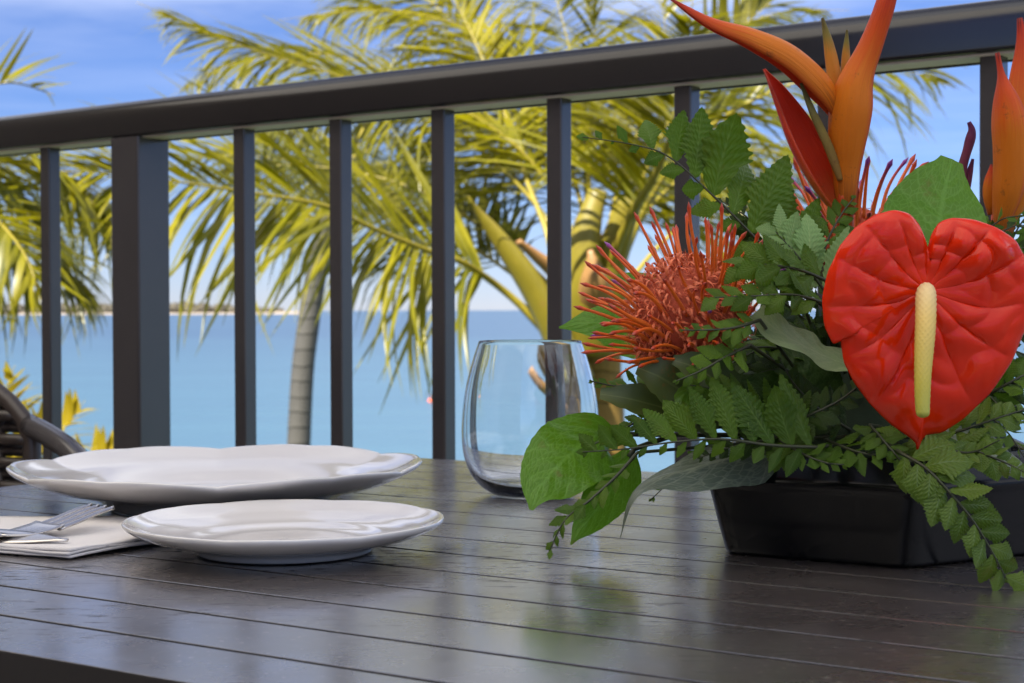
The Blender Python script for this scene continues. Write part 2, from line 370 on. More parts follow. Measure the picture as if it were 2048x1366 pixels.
M = dict(
    canvas=m_canvas(),
    table=m_table(),
    apron=m_plain('black_painted_apron', (.022, .02, .02), .45, .2),
    rail=m_plain('dark_bronze_powder_coat', (.046, .041, .044), .20, .15, 14, bump=.06, bscale=1400, rvar=.04, spec=.75),
    rail_cap=m_plain('dark_bronze_rail_cap', (.014, .012, .013), .20, .15, 14, bump=.05, bscale=1400, rvar=.04, spec=.6),
    rail_under=m_plain('beige_underside_bounce_tone', (.70, .62, .54), .6, .12, 20),  # beige strip; the glow of light bounced from below is in its colour
    china=m_plain('white_glazed_china', (.66, .635, .62), .12, .02, 20, coat=.6, bump=.03, bscale=60),
    linen=m_plain('white_linen', (.66, .63, .62), .9, .04, 60, bump=.5, bscale=1600),
    steel=m_plain('polished_steel', (.60, .57, .54), .24, .06, 90, metallic=1, rvar=.05),
    glass=m_glass(),
    pot=m_plain('glossy_black_plastic', (.005, .005, .006), .22, .2, 40, bump=.03, bscale=500, spec=.25),
    foam=m_plain('wet_floral_foam', (.012, .028, .012), .9, .4, 200, bump=.6, bscale=900),
    salal=m_leaf('salal_leaf', (.060, .165, .006), (.115, .260, .010), .32, .36, (.22, .52, .02), veins=7, net=17, vslant=2.6, vcol=(.16, .34, .05), spec=.32, spot=(.13, .12, .012)),
    salal_pale=m_leaf('salal_leaf_underside', (.17, .25, .10), (.26, .34, .15), .5, .22, None, veins=6, net=15, vslant=2.4, vcol=(.34, .40, .20)),
    salal_grey=m_leaf('salal_leaf_silvery', (.075, .10, .075), (.13, .165, .11), .42, .12, None, veins=7, net=14, vslant=2.4, vcol=(.24, .27, .20)),
    fern=m_leaf('leatherleaf_fern', (.026, .068, .005), (.105, .185, .011), .38, .30, (.20, .42, .015), veins=9, vslant=3.2, vcol=(.12, .20, .04), mottle=26, spec=.25, spot=(.10, .085, .015)),
    salal_dark=m_leaf('salal_leaf_painted_shade', (.012, .034, .004), (.030, .066, .007), .4, .2, None, veins=7, net=15, vslant=2.5, spec=.2),  # darker salal copy: shade deep in the foliage put into the colour
    fern_pale=m_leaf('leatherleaf_underside', (.16, .29, .09), (.26, .40, .14), .45, .28, None, veins=9, vslant=3.2, vcol=(.30, .42, .16), mottle=20, spec=.25),
    fern_dark=m_leaf('leatherleaf_fern_shade_tone', (.012, .030, .004), (.040, .075, .007), .36, .18, None, veins=9, vslant=3.2, vcol=(.06, .10, .03), mottle=20, spec=.2),  # shade between the packed fronds is painted in as a darker green
    fern_young=m_leaf('leatherleaf_fern_young', (.045, .100, .008), (.135, .205, .016), .32, .28, None, veins=8, vslant=3.0, vcol=(.16, .24, .09), spot=(.16, .12, .03), mottle=20, spec=.3),
    stem=m_plain('green_stem', (.035, .07, .02), .45, .3, 90),
    stem_brown=m_plain('brown_green_stem', (.030, .036, .012), .5, .3, 90),
    spathe=m_anthurium(),
    spadix=m_uvramp('spadix_skin', ((0, (.80, .62, .38)), (.35, (.76, .52, .14)), (.8, (.55, .46, .06)), (1, (.42, .42, .06))), .5),
    bract=m_bract('orange_bract', ((0, (.30, .07, .01)), (.18, (.72, .20, .012)), (.55, (.78, .215, .012)), (.78, (.76, .10, .012)), (.96, (.62, .045, .02)), (1, (.10, .02, .02)))),
    bract_inner=m_bract('red_inner_bract', ((0, (.70, .16, .02)), (.3, (.72, .06, .012)), (1, (.66, .025, .01))), streak=.6),
    bract_red=m_bract('red_bract', ((0, (.66, .24, .03)), (.25, (.70, .17, .03)), (.45, (.68, .045, .015)), (.9, (.66, .03, .015)), (1, (.2, .03, .02))), streak=.5),
    floret=m_bract('orange_green_floret', ((0, (.66, .25, .03)), (.6, (.62, .26, .03)), (.8, (.26, .22, .04)), (1, (.12, .10, .03)))),
    floret_green=m_bract('olive_floret', ((0, (.34, .18, .04)), (.5, (.26, .20, .05)), (1, (.12, .14, .05)))),
    purple=m_bract('wilted_purple_floret', ((0, (.16, .03, .05)), (.6, (.20, .03, .07)), (1, (.12, .02, .10)))),
    style=m_uvramp('orange_style', ((0, (.62, .15, .03)), (.55, (.76, .16, .015)), (.85, (.72, .10, .012)), (.92, (.50, .045, .012)), (1, (.30, .04, .02))), .4),
    style_purple=m_uvramp('purple_tipped_style', ((0, (.62, .15, .03)), (.5, (.70, .13, .02)), (.8, (.46, .07, .12)), (.9, (.26, .04, .26)), (1, (.22, .05, .30))), .4),
    curl=m_plain('pink_hairy_perianth', (.62, .14, .055), .6, .5, 260),
    protea_core=m_plain('protea_receptacle', (.36, .055, .02), .8, .4, 200, bump=.6, bscale=800),
    protea_leaf=m_leaf('red_edged_protea_leaf', (.030, .060, .012), (.075, .10, .02), .45, .12, None, spot=(.28, .05, .012), mottle=50),
    palm=m_leaf('palm_leaflet', (.044, .060, .003), (.300, .260, .006), .34, .40, (.42, .39, .007), rib=True, vcol=(.42, .36, .05), mottle=5, spec=.4),
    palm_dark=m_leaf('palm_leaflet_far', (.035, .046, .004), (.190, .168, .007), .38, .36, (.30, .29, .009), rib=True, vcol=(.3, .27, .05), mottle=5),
    palm_yellow=m_leaf('yellow_palm_leaflet', (.20, .17, .008), (.42, .31, .014), .4, .42, (.55, .44, .02), rib=True, vcol=(.6, .5, .08), mottle=4),
    rachis=m_petiole('yellow_green_rachis', (.15, .13, .010), (.34, .27, .025)),
    petiole=m_petiole('olive_petiole', (.11, .095, .008), (.26, .21, .02)),
    dry=m_petiole('dry_brown_frond_base', (.16, .08, .03), (.42, .23, .08)),
    trunk=m_trunk('palm_trunk_ochre', (.15, .085, .014), (.29, .18, .03), 7),
    trunk_grey=m_trunk('palm_trunk_grey', (.048, .046, .042), (.090, .086, .078), 6),
    sea=m_sea(),
    sand=m_plain('sand', (.30, .25, .20), .95, .15, .3),
    wood=m_plain('far_woodland', (.085, .075, .055), .95, .5, .05),
    lawn=m_plain('garden_ground', (.07, .10, .03), .95, .4, .8),
    tiles=m_plain('balcony_floor_tiles', (.20, .175, .155), .6, .1, 3),
    wall=m_plain('brown_render', (.24, .21, .185), .9, .06, 2),
    wicker=m_wicker(),
    buoy=m_plain('orange_buoy', (.7, .12, .04), .5, .1),
)

# ------------------------------------------------------------------ the setting
UP = Vector((0, 0, 1))
def box(a, b):
    x0, y0, z0 = a; x1, y1, z1 = b
    v = [Vector(q) for q in ((x0, y0, z0), (x1, y0, z0), (x1, y1, z0), (x0, y1, z0), (x0, y0, z1), (x1, y0, z1), (x1, y1, z1), (x0, y1, z1))]
    return v, [(0, 3, 2, 1), (4, 5, 6, 7), (0, 1, 5, 4), (1, 2, 6, 5), (2, 3, 7, 6), (3, 0, 4, 7)]
SEA = -5.5
s = 30000
tag(part('sea', mesh('sea', [(-s, -40, SEA), (s, -40, SEA), (s, s, SEA), (-s, s, SEA)], [(0, 1, 2, 3)], M['sea'], smooth=False), None), 'calm pale blue sea beyond the balcony railing', kind='structure')
v, f = box((-40, -30, SEA - 2), (40, 16, SEA + .6))
tag(part('ground', mesh('ground', v, f, M['lawn'], smooth=False), None), 'garden ground below the balcony', kind='structure')

# table and railing axes (both seen obliquely: their far ends lie to the left)
UA = Vector((-4904, F, 0)).normalized(); UA = Vector((UA.x, UA.y, 0)).normalized()     # along the slats, away to the left
VA = Vector((-UA.y * -1, UA.x * -1, 0)); VA = Vector((UA.y, -UA.x, 0))                  # across the slats, away from the camera
RA = Vector((-4404, F, 0)).normalized(); RV = Vector((RA.y, -RA.x, 0))
# balcony slab follows the railing line
ZR = 1.50
def rail_pt(px, z):
    o = Vector((0, 0, 0)); base = Vector((0, ZR, 0))
    d = P(px, HOR, 1) - CM.translation; d.z = 0
    t = base.dot(RV) / d.dot(RV); q = d * t; return Vector((q.x, q.y, z))
fl = []
c0 = rail_pt(1024, 0) + RV * .12
for e in (-1, 1): fl.append(c0 + RA * 4.2 * e)
pl = [fl[0], fl[1], fl[1] - RV * 3.4, fl[0] - RV * 3.4]
v = [p + UP * -.25 for p in pl] + pl
tag(part('balcony_floor', mesh('balcony_floor', v, [(3, 2, 1, 0), (4, 5, 6, 7), (0, 1, 5, 4), (1, 2, 6, 5), (2, 3, 7, 6), (3, 0, 4, 7)], M['tiles'], smooth=False), None), 'balcony floor under the table', kind='structure')
# unseen wall added behind the camera to block light from that side
w0 = c0 - RV * 3.4
pl = [w0 + RA * 7, w0 - RA * 1.3, w0 - RA * 1.3 - RV * .4, w0 + RA * 7 - RV * .4]
v = [p + UP * -5.0 for p in pl] + [p + UP * 3.0 for p in pl]
tag(part('added_back_wall', mesh('added_back_wall', v, [(3, 2, 1, 0), (4, 5, 6, 7), (0, 1, 5, 4), (1, 2, 6, 5), (2, 3, 7, 6), (3, 0, 4, 7)], M['wall'], smooth=False), None), 'unseen rendered wall added behind the balcony to block light', kind='structure')

pw0 = c0 + RA * 2.05  # side wall out of view, added to darken the rail's front faces
pl = [pw0, pw0 + RA * .2, pw0 + RA * .2 - RV * 3.4, pw0 - RV * 3.4]
v = [p - UP * .24 for p in pl] + [p + UP * 3.4 for p in pl]
tag(part('added_side_wall', mesh('added_side_wall', v, [(0, 1, 2, 3), (7, 6, 5, 4), (4, 5, 1, 0), (5, 6, 2, 1), (6, 7, 3, 2), (7, 4, 0, 3)], M['wall'], smooth=False), None), 'unseen brown wall added left of the balcony to block light', kind='structure')
# unseen canvas sheet added to shade the table and pass soft light down
def added_canvas():
    a0, a1 = w0 + RA * 2.0 + RV * .002, w0 - RA * 1.3 + RV * .002; n, m = 34, 14; v = []; f = []
    for i in range(n + 1):
        for k in range(m + 1):
            t = k / m; p = a0.lerp(a1, i / n) + RV * (2.75 * t)
            v.append(p + UP * (2.86 - .36 * t - .05 * math.sin(t * math.pi) + .012 * math.cos(i * math.pi)))
    for i in range(n):
        for k in range(m): q = i * (m + 1) + k; f.append((q, q + 1, q + m + 2, q + m + 1))
    return mesh('added_canvas', v, f, M['canvas'])
tag(part('added_canvas', added_canvas(), None), 'unseen canvas sheet added above the table to shade it', kind='structure')

# far shore on the left: beach strip and wood
D0 = 2850.0
def shore():
    n = 90; v = []; f = []
    for i in range(n + 1):
        px = -420 + (1010) * i / n; x = (px - 1024) / F * D0
        e = min(1, (n - i) / 16)
        y0 = D0 + 22 * noise.noise(Vector((i * .21, 0, 0))) + (1 - e) * 60
        for dy, z in ((0, SEA - .5), (26, SEA + 1.6), (60, SEA + 3.2), (420, SEA + 5)): v.append((x, y0 + dy * (.25 + .75 * e), z))
    for i in range(n):
        for k in range(3): f.append((i * 4 + k, (i + 1) * 4 + k, (i + 1) * 4 + k + 1, i * 4 + k + 1))
    return mesh('shore', v, f, M['sand'])
tag(part('shore', shore(), None), 'far sandy shore on the horizon', kind='structure')
def wood_mass():
    v = []; f = []; rnd = random.Random(3)
    for i in range(520):
        px = rnd.uniform(-420, 520); x = (px - 1024) / F * D0; e = min(1, (560 - px) / 160)
        y = D0 + rnd.uniform(60, 330); h = (rnd.uniform(8, 19) + 5 * noise.noise(Vector((px * .02, 1, 2)))) * (.45 + .55 * e); r = rnd.uniform(6, 15)
        b = len(v); seg = 7
        for (k, rr, zz) in ((0, .7, .0), (1, 1.0, .45), (2, .75, .8), (3, .15, 1.0)):
            for q in range(seg):
                a = 2 * math.pi * q / seg + k; j = rnd.uniform(.75, 1.2)
                v.append((x + r * rr * j * math.cos(a), y + r * rr * j * math.sin(a), SEA + 2 + h * zz * rnd.uniform(.9, 1.1)))
        for k in range(3):
            for q in range(seg): f.append((b + k * seg + q, b + k * seg + (q + 1) % seg, b + (k + 1) * seg + (q + 1) % seg, b + (k + 1) * seg + q))
        f.append(tuple(b + 3 * seg + q for q in range(seg)))
    return mesh('woodland', v, f, M['wood'], smooth=False)
tag(part('woodland', wood_mass(), None), 'low brownish wood along the far shore', 'woodland', kind='stuff')
# buoy
bp = T(861, 803, SEA)
by = thing('buoy', bp, 'tiny orange buoy floating on the sea', 'buoy')
part('float', lathe('float', [(0, -.2), (.14, -.17), (.20, 0), (.17, .12), (.07, .20), (0, .21)], M['buoy'], bp, 16), by)
part('mast', lathe('mast', [(.03, .19), (.03, .36), (.07, .37), (.06, .45), (0, .46)], M['buoy'], bp, 12), by)

# ------------------------------------------------------------------ railing
ztop = P(1024, 109, ZR).z; zbot = P(1024, 198, ZR).z
ra, rb = c0, c0
railing = thing('balcony_railing', rail_pt(1024, 0), 'dark bronze metal balcony railing with square balusters', 'railing')
E0 = rail_pt(1024, zbot) + RA * 3.6; E1 = rail_pt(1024, zbot) - RA * 2.2
# front face of the cap sits on the rail plane; profile x is along RV
prof = [(x + .021, z) for x, z in rrect(.046, ztop - zbot, .019, 9, .003)]
cap = part('top_rail', extrude('top_rail', prof, E0, E1, RV, UP, M['rail_cap'], True), railing)
part('underside_strip', extrude('underside_strip', rrect(.032, .0022, .0009, 2), E0 + RV * .0215 - UP * .002, E1 + RV * .0215 - UP * .002, RV, UP, M['rail_under']), cap)
part('lip', extrude('lip', rrect(.003, .0036, .0009, 2), E0 + RV * .041 - UP * .0034, E1 + RV * .041 - UP * .0034, RV, UP, M['rail']), cap)
part('bottom_rail', extrude('bottom_rail', rrect(.034, .030, .004, 3), E0 + RV * .021 + UP * (.09 - zbot), E1 + RV * .021 + UP * (.09 - zbot), RV, UP, M['rail'], True), railing)
bxs = [75, 463, 656, 861, 1094, 1351, 1640, 1968]
bt = [(rail_pt(x, 0) - rail_pt(1024, 0)).dot(RA) for x in bxs]
pitch = (bt[1] - bt[5]) / 4
tpost = (rail_pt(252, 0) - rail_pt(1024, 0)).dot(RA)
bt += [bt[0] + pitch * k for k in range(1, 7)] + [bt[7] - pitch * k for k in range(1, 5)]
bw = .0172
bme = extrude('baluster', rrect(bw, bw, .0018, 3), Vector((0, 0, .12)), Vector((0, 0, zbot - .0005)), RV, RA, M['rail'], False)
for i, t in enumerate(bt):
    q = rail_pt(1024, 0) + RA * (t - bw / 2) + RV * .020
    part('baluster', bme, railing, Matrix.Translation(q))
pw = .047
q = rail_pt(1024, 0) + RA * (tpost - pw / 2) + RV * .022
part('post', extrude('post', rrect(pw, pw, .003, 4), Vector((0, 0, .0)), Vector((0, 0, zbot - .0008)), RV, RA, M['rail'], False), railing, Matrix.Translation(q))

# ------------------------------------------------------------------ table
SP = .0448; Q0 = .5944; NEAR, FAR = Q0 - 5 * SP, Q0 + 10 * SP
S1, S0 = .886, -1.02
def tp(s_, q_, z=TZ): return UA * s_ + VA * q_ + UP * z
table = thing('patio_table', tp(0, .7, 0), 'dark slatted metal patio table set for a meal', 'table')
sprof = [(x, z - .02) for x, z in rrect(SP - .0022, .020, .0005, 2)]
for i in range(15):
    qc = NEAR + SP * (i + .5)
    me = extrude('slat', sprof, tp(S0, 0, TZ), tp(S1 - .026, 0, TZ), VA, UP, M['table'])
    me.materials.append(M['apron'])
    for pg in me.polygons:
        if abs(pg.normal.dot(VA)) > .6: pg.material_index = 1  # slat sides coloured black: the shade of the gaps is painted on
    part('slat', me, table, Matrix.Translation(VA * qc))
for sgn, s_ in ((1, S1 - .0125), (-1, S0 - .0125)):
    part('end_bar', extrude('end_bar', [(x, z - .02) for x, z in rrect(.024, .0202, .0018, 3)], tp(s_, NEAR, TZ), tp(s_, FAR, TZ), UA, UP, M['table']), table)
for q_ in (NEAR + .006, FAR - .006):
    part('apron', extrude('apron', rrect(.024, .060, .002, 2), tp(S0, q_, TZ - .0812), tp(S1 - .02, q_, TZ - .0812), VA, UP, M['apron']), table)
for s_ in (S0 + .08, S1 - .08):
    part('cross_rail', extrude('cross_rail', rrect(.024, .05, .002, 2), tp(s_, NEAR + .02, TZ - .0725), tp(s_, FAR - .02, TZ - .0725), UA, UP, M['apron']), table)
    for q_ in (NEAR + .05, FAR - .05):
        part('leg', extrude('leg', rrect(.045, .045, .004, 3), tp(s_, q_, 0) - UA * .0225, tp(s_, q_, TZ - .0225) - UA * .0225, VA, UA, M['apron']), table)

# ------------------------------------------------------------------ china
def plate(name, label, px, d, Rr, foot, h, thick, waves, amp, zamp, rot):
    base = Vector(((px - 1024) / F * d, d, TZ + .0004))
    well = foot * 1.06; hw = .0052
    pr = [(0, hw + thick * .2), (well * .6, hw), (well * .93, hw + .0005), (well * 1.06, hw + .003), (well * 1.16, h * .48), (Rr * .80, h * .66), (Rr * .86, h * .70),
          (Rr * .95, h * .92), (Rr * .985, h * .995), (Rr, h), (Rr * 1.004, h - thick * .35), (Rr * .995, h - thick * .8),
          (Rr * .94, h * .90 - thick), (Rr * .80, h * .62 - thick), (well * 1.2, h * .36), (foot * 1.10, .0042), (foot * 1.04, .0016), (foot * 1.02, .0), (foot * .97, .0), (foot * .95, .0022), (foot * .5, .0026), (0, .0026)]
    sm = []
    for i in range(len(pr) - 1):
        for k in range(2): sm.append((pr[i][0] + (pr[i + 1][0] - pr[i][0]) * k / 2, pr[i][1] + (pr[i + 1][1] - pr[i][1]) * k / 2))
    sm.append(pr[-1])
    for _ in range(2):
        sm = [sm[0]] + [tuple((sm[i - 1][c] + 2 * sm[i][c] + sm[i + 1][c]) / 4 for c in (0, 1)) for i in range(1, len(sm) - 1)] + [sm[-1]]
    def g(a):
        u = ((a + rot) * waves / (2 * math.pi)) % 1.0
        b = abs(u - .5) * 2                      # bracket-shaped scallop: rounded with a small point
        return math.sin(u * math.pi) ** .7 - .45 * max(0, 1 - abs(u - .5) * 7) * .5
    def k(r): return max(0, min(1, (r - foot * 1.2) / (Rr - foot * 1.2))) ** 1.5
    rm = lambda a, r, z: 1 + amp * (g(a) - .6) * k(r)
    zm = lambda a, r, z: zamp * (g(a) - .6) * k(r)
    o = thing(name, base, label, 'plate')
    body = part('body', lathe('body', sm, M['china'], base, 180, rm, zm), o)
    return o
plate('dinner_plate', 'large white scalloped dinner plate at the back of the setting', 436, .98, .1232, .064, .0262, .0042, 6, .020, .0034, .35)
plate('bread_plate', 'small white side plate in front of the dinner plate', 568, .791, .0782, .0425, .0165, .0034, 8, .008, .0006, .2)

# ------------------------------------------------------------------ stemless glass
gl = Vector(((1060 - 1024) / F * 1.034, 1.034, TZ + .0003))
outer = [(0, .0), (.020, .0), (.0255, .0012), (.032, .0055), (.0385, .0135), (.0428, .0250), (.0443, .0370), (.0440, .050), (.0424, .064), (.0395, .078), (.0358, .0905), (.0330, .0985)]
inner = [(.0320, .0985), (.0347, .0905), (.0384, .078), (.0413, .064), (.0428, .050), (.0430, .0370), (.0414, .0255), (.0370, .0150), (.030, .0080), (.021, .0050), (0, .0046)]
def sm_prof(p, n=3):
    q = []
    for i in range(len(p) - 1):
        for k in range(n):
            t = k / n; a, b, c, d = p[max(i - 1, 0)], p[i], p[i + 1], p[min(i + 2, len(p) - 1)]
            q.append(tuple(.5 * (2 * b[e] + (c[e] - a[e]) * t + (2 * a[e] - 5 * b[e] + 4 * c[e] - d[e]) * t * t + (3 * b[e] - a[e] - 3 * c[e] + d[e]) * t ** 3) for e in (0, 1)))
    q.append(p[-1]); return [(max(0, r), z) for r, z in q]
gp = sm_prof(outer) + [(.0327, .0990), (.0323, .0990)] + sm_prof(inner)
go = lathe('wine_glass', gp, M['glass'], Vector((0, 0, 0)), 96)
gobj = part('wine_glass', go, None, Matrix.Translation(gl))
tag(gobj, 'empty clear stemless wine glass behind the flower arrangement', 'glass')

# ------------------------------------------------------------------ napkin and cutlery
def napkin():
    o = thing('napkin', T(60, 1090), 'folded white cloth napkin under the cutlery', 'napkin')
    A, B, C, D = T(140, 1121), T(352, 1080), T(232, 1050), T(-330, 1052); E = T(-330, 1085)
    for layer in range(3):
        nx, ny = 40, 14; v = []; f = []; z0 = .0004 + layer * .0013
        for j in range(ny + 1):
            for i in range(nx + 1):
                u, w = i / nx, j / ny
                lo = E.lerp(A, u); hi = D.lerp(C, u)
                # right edge bulges to the corner B
                p = lo.lerp(hi, w)
                p = p + (B - A.lerp(C, .5)) * (max(0, (u - .55) / .45) ** 2 * math.sin(w * math.pi) ** 1.2) * (1 - .02 * layer)
                p = p + (A - B).normalized() * (.0011 * math.sin(w * 21 + layer * 2) * max(0, u - .7) * 3)
                dz = .0010 * noise.noise(Vector((p.x * 30, p.y * 30, layer * 3.1))) + .0009 * max(0, u - .8) * 5 * math.sin(w * 9 + layer)
                v.append((p.x, p.y, TZ + z0 + .0006 + abs(dz)))
        m = len(v)
        v += [(x, y, z + .0012) for x, y, z in v]
        W = nx + 1
        for j in range(ny):
            for i in range(nx):
                a = j * W + i; f.append((a, a + W, a + W + 1, a + 1)); f.append((m + a, m + a + 1, m + a + W + 1, m + a + W))
        rim = [i for i in range(W)] + [j * W + nx for j in range(1, ny + 1)] + [ny * W + i for i in range(nx - 1, -1, -1)] + [j * W for j in range(ny - 1, 0, -1)]
        for a, b in zip(rim, rim[1:] + rim[:1]): f.append((a, b, m + b, m + a))
        part('fold', mesh('fold', v, f, M['linen']), o)
    return o
napkin()
NZ = TZ + .0056
def strip_solid(name, c, widths, thick, nrm, mat, cup=0, seg=6):
    """flat bar along c with given widths; nrm(t) is the face normal; cup bends the edges up"""
    v = []; f = []; n = len(c)
    for i, p in enumerate(c):
        t = tang(c, i); nn = nrm(i / (n - 1)); x = t.cross(nn).normalized(); nn = x.cross(t)
        w = smooth_list(widths, i / (n - 1))
        for s_ in (1, -1):
            for k in range(seg + 1):
                u = (k / seg * 2 - 1) * s_
                v.append(p + x * (u * w) + nn * (s_ * thick * .5 * (1 - .75 * u * u) + cup * u * u * w))
    m = 2 * (seg + 1)
    for i in range(n - 1):
        for k in range(m): f.append((i * m + k, i * m + (k + 1) % m, (i + 1) * m + (k + 1) % m, (i + 1) * m + k))
    f.append(tuple(range(m - 1, -1, -1))); f.append(tuple((n - 1) * m + k for k in range(m)))
    return mesh(name, v, f, mat)
def fork():
    root = T(62, 1073, NZ); tipd = T(190, 1015 + 62, NZ) - root; d = Vector((.62, .78, 0)).normalized()
    x = d.cross(UP).normalized()
    o = thing('fork', root, 'steel table fork on the napkin with its tines curving up', 'fork')
    b0 = root - d * .018
    part('handle', strip_solid('handle', curve([root - d * .150 + UP * .002, root - d * .10 + UP * .010, root - d * .05 + UP * .0075, root - d * .016 + UP * .0025], 26), [.010, .0085, .0045, .0036, .0050], .0026, lambda t: UP, M['steel']), o)
    part('palm', strip_solid('palm', curve([root - d * .020 + UP * .0028, root - d * .008 + UP * .0016, root + d * .006 + UP * .0030, root + d * .012 + UP * .0045], 14), [.0050, .0105, .0122, .0122], .0022, lambda t: UP, M['steel'], cup=.10), o)
    for k in range(4):
        e = (k - 1.5) * .0063
        c = curve([root + d * .010 + x * e + UP * .0036, root + d * .022 + x * e + UP * .0062, root + d * .034 + x * e * .99 + UP * .0092, root + d * .044 + x * e * .98 + UP * .0110], 14)
        part('tine', strip_solid('tine', c, [.0024, .0022, .0019, .0016, .0007], .0021, lambda t: UP, M['steel'], seg=4), o)
fork()
def knife():
    a, b = T(135, 1085, NZ), T(-260, 1066, NZ); d = (a - b).normalized()
    o = thing('knife', a, 'steel knife lying flat on the napkin beside the fork', 'knife')
    part('blade', strip_solid('blade', curve([a + UP * .0012, a - d * .02 + UP * .0014, a - d * .06 + UP * .0016, a - d * .10 + UP * .0018], 20), [.0012, .0075, .0095, .0095, .0085], .0016, lambda t: (UP + Vector((0, -.25, 0))).normalized(), M['steel']), o)
    part('handle', strip_solid('handle', curve([a - d * .099 + UP * .0022, a - d * .14 + UP * .003, a - d * .20 + UP * .003], 12), [.0050, .0065, .0085, .0080], .0050, lambda t: UP, M['steel']), o)
knife()

# ------------------------------------------------------------------ wicker chair at the table's left end
def chair():
    # back panel stands roughly across the view; its right post shows beside the table
    c0_ = P(64, 900, 1.42); c0_.z = 0
    ax = Vector((-.90, .42, 0)).normalized(); ay = Vector((ax.y, -ax.x, 0))     # ax: along the back to the left; ay: away from the sitter's back
    fwd = (Vector((.60, -.05, 0))).normalized()
    o = thing('wicker_chair', c0_, 'dark wicker armchair with tubular arm left of the table', 'chair')
    wd = .52; zs = .42; zt = P(0, 738, 1.42).z
    p0 = c0_; p1 = c0_ + ax * wd
    arch = [(0, 862), (.010, 838), (.022, 812), (.034, 790), (.06, 766), (.10, 750), (.16, 741), (.26, 738)]
    az = [(e, P(0, y, 1.42).z) for e, y in arch]
    def top(e):
        e = min(e, wd - e)
        for (a, b), (c, d) in zip(az, az[1:]):
            if e <= c: return b + (d - b) * (e - a) / (c - a)
        return az[-1][1]
    def inset_at(z):
        for (a, b), (c, d) in zip(az, az[1:]):
            if z <= b: return a
            if z <= d: return a + (c - a) * (z - b) / (d - b)
        return wd / 2
    pts = [Vector((p0.x, p0.y, .03)), Vector((p0.x, p0.y, .5)), Vector((p0.x, p0.y, az[0][1] - .03))] + [p0 + ax * e + UP * z for e, z in az]
    pts2 = [p1 - ax * e + UP * z for e, z in az[-2::-1]] + [Vector((p1.x, p1.y, az[0][1] - .03)), Vector((p1.x, p1.y, .5)), Vector((p1.x, p1.y, .02))]
    fr = part('back_frame', tube('back_frame', curve(pts + pts2, 90), .0080, M['wicker'], 10), o)
    k = 0
    z = zs
    me_cache = {}
    while z < zt + .0:
        # woven strand: weaves in and out of the uprights
        inset = .002 + inset_at(z)
        if inset > wd / 2 - .03: break
        n = 52; c = []
        for i in range(n + 1):
            u = i / n; e = inset + (wd - 2 * inset) * u
            c.append(p0 + ax * e + ay * (.0055 * math.sin(u * math.pi * 13 + (k % 2) * math.pi)) + UP * z)
        v, f = tube_data(c, .0064, 6, UP, .9)
        part('strand', mesh('strand', v, f, M['wicker']), o); z += .0105; k += 1
    for i in range(14):
        u = (i + .5) / 14; e = .02 + (wd - .04) * u
        part('upright', tube('upright', [p0 + ax * e + UP * zs, p0 + ax * e + UP * (zs + .2), p0 + ax * e + UP * (top(e) - .004)], .006, M['wicker'], 6), o)
    for q_, nm in ((p0, 0), (p1, 1)):
        a0 = q_ + UP * (az[0][1] + .004); tip = P(170, 934, 1.34) if nm == 0 else a0 + fwd * .42 - UP * .05
        if nm == 1: tip = a0 + fwd * .40 - UP * .06
        mid = a0.lerp(tip, .5) + UP * .004
        end = tip + (tip - mid).normalized() * .22 - UP * .02
        part('arm', tube('arm', curve([a0 - (mid - a0) * .1, mid, tip, end], 24), .0100, M['rail'], 12), o)
        part('leg', tube('leg', curve([end, end - UP * .06 + fwd * .01, Vector((end.x, end.y, .3)), Vector((end.x, end.y, 0))], 16), .0120, M['rail'], 10), o)
    sv, sf = tube_data([p0 + fwd * .02 + UP * zs + ax * .01, p0 + fwd * .02 + UP * zs + ax * (wd - .01)], .018, 8)
    a_, b_ = p0 + UP * (zs - .02), p1 + UP * (zs - .02)
    v = [a_, b_, b_ + fwd * .46, a_ + fwd * .46]; v = v + [p + UP * .035 for p in v]
    part('seat', mesh('seat', v, [(3, 2, 1, 0), (4, 5, 6, 7), (0, 1, 5, 4), (1, 2, 6, 5), (2, 3, 7, 6), (3, 0, 4, 7)], M['wicker'], smooth=False), o)
chair()

# ------------------------------------------------------------------ palms
def leaflet_mesh(name, mat, droop, seg=7, twist=0.0):
    """unit palm leaflet along +Y, folded along its rib, drooping towards -Z"""
    v = []; uv = []; f = []
    for i in range(seg + 1):
        t = i / seg
        w = .5 * min(1, t * 9 + .35) * (1 - t ** 1.7) ** .9 + .008
        z = -droop * t * t; y = t * (1 - .28 * droop * t)
        a = twist * t
        for u in (-1, 0, 1):
            xx = u * w; zz = (abs(u) * -.16 * w)
            v.append((xx * math.cos(a) - zz * math.sin(a), y, z + (xx * math.sin(a) + zz * math.cos(a)) * .055)); uv.append((u * .5 + .5, t))
    for i in range(seg):
        for k in range(2):
            a = i * 3 + k; f.append((a, a + 1, a + 4, a + 3))
    return mesh(name, v, f, mat, uv)
def leaf_set(mat): return [leaflet_mesh('leaflet', mat, d, twist=tw) for d, tw in ((.12, .5), (.25, -.4), (.4, .7), (.55, -.2), (.75, .3), (.05, .1))]
LS = {k: leaf_set(M[k]) for k in ('palm', 'palm_dark', 'palm_yellow')}
budget = {}
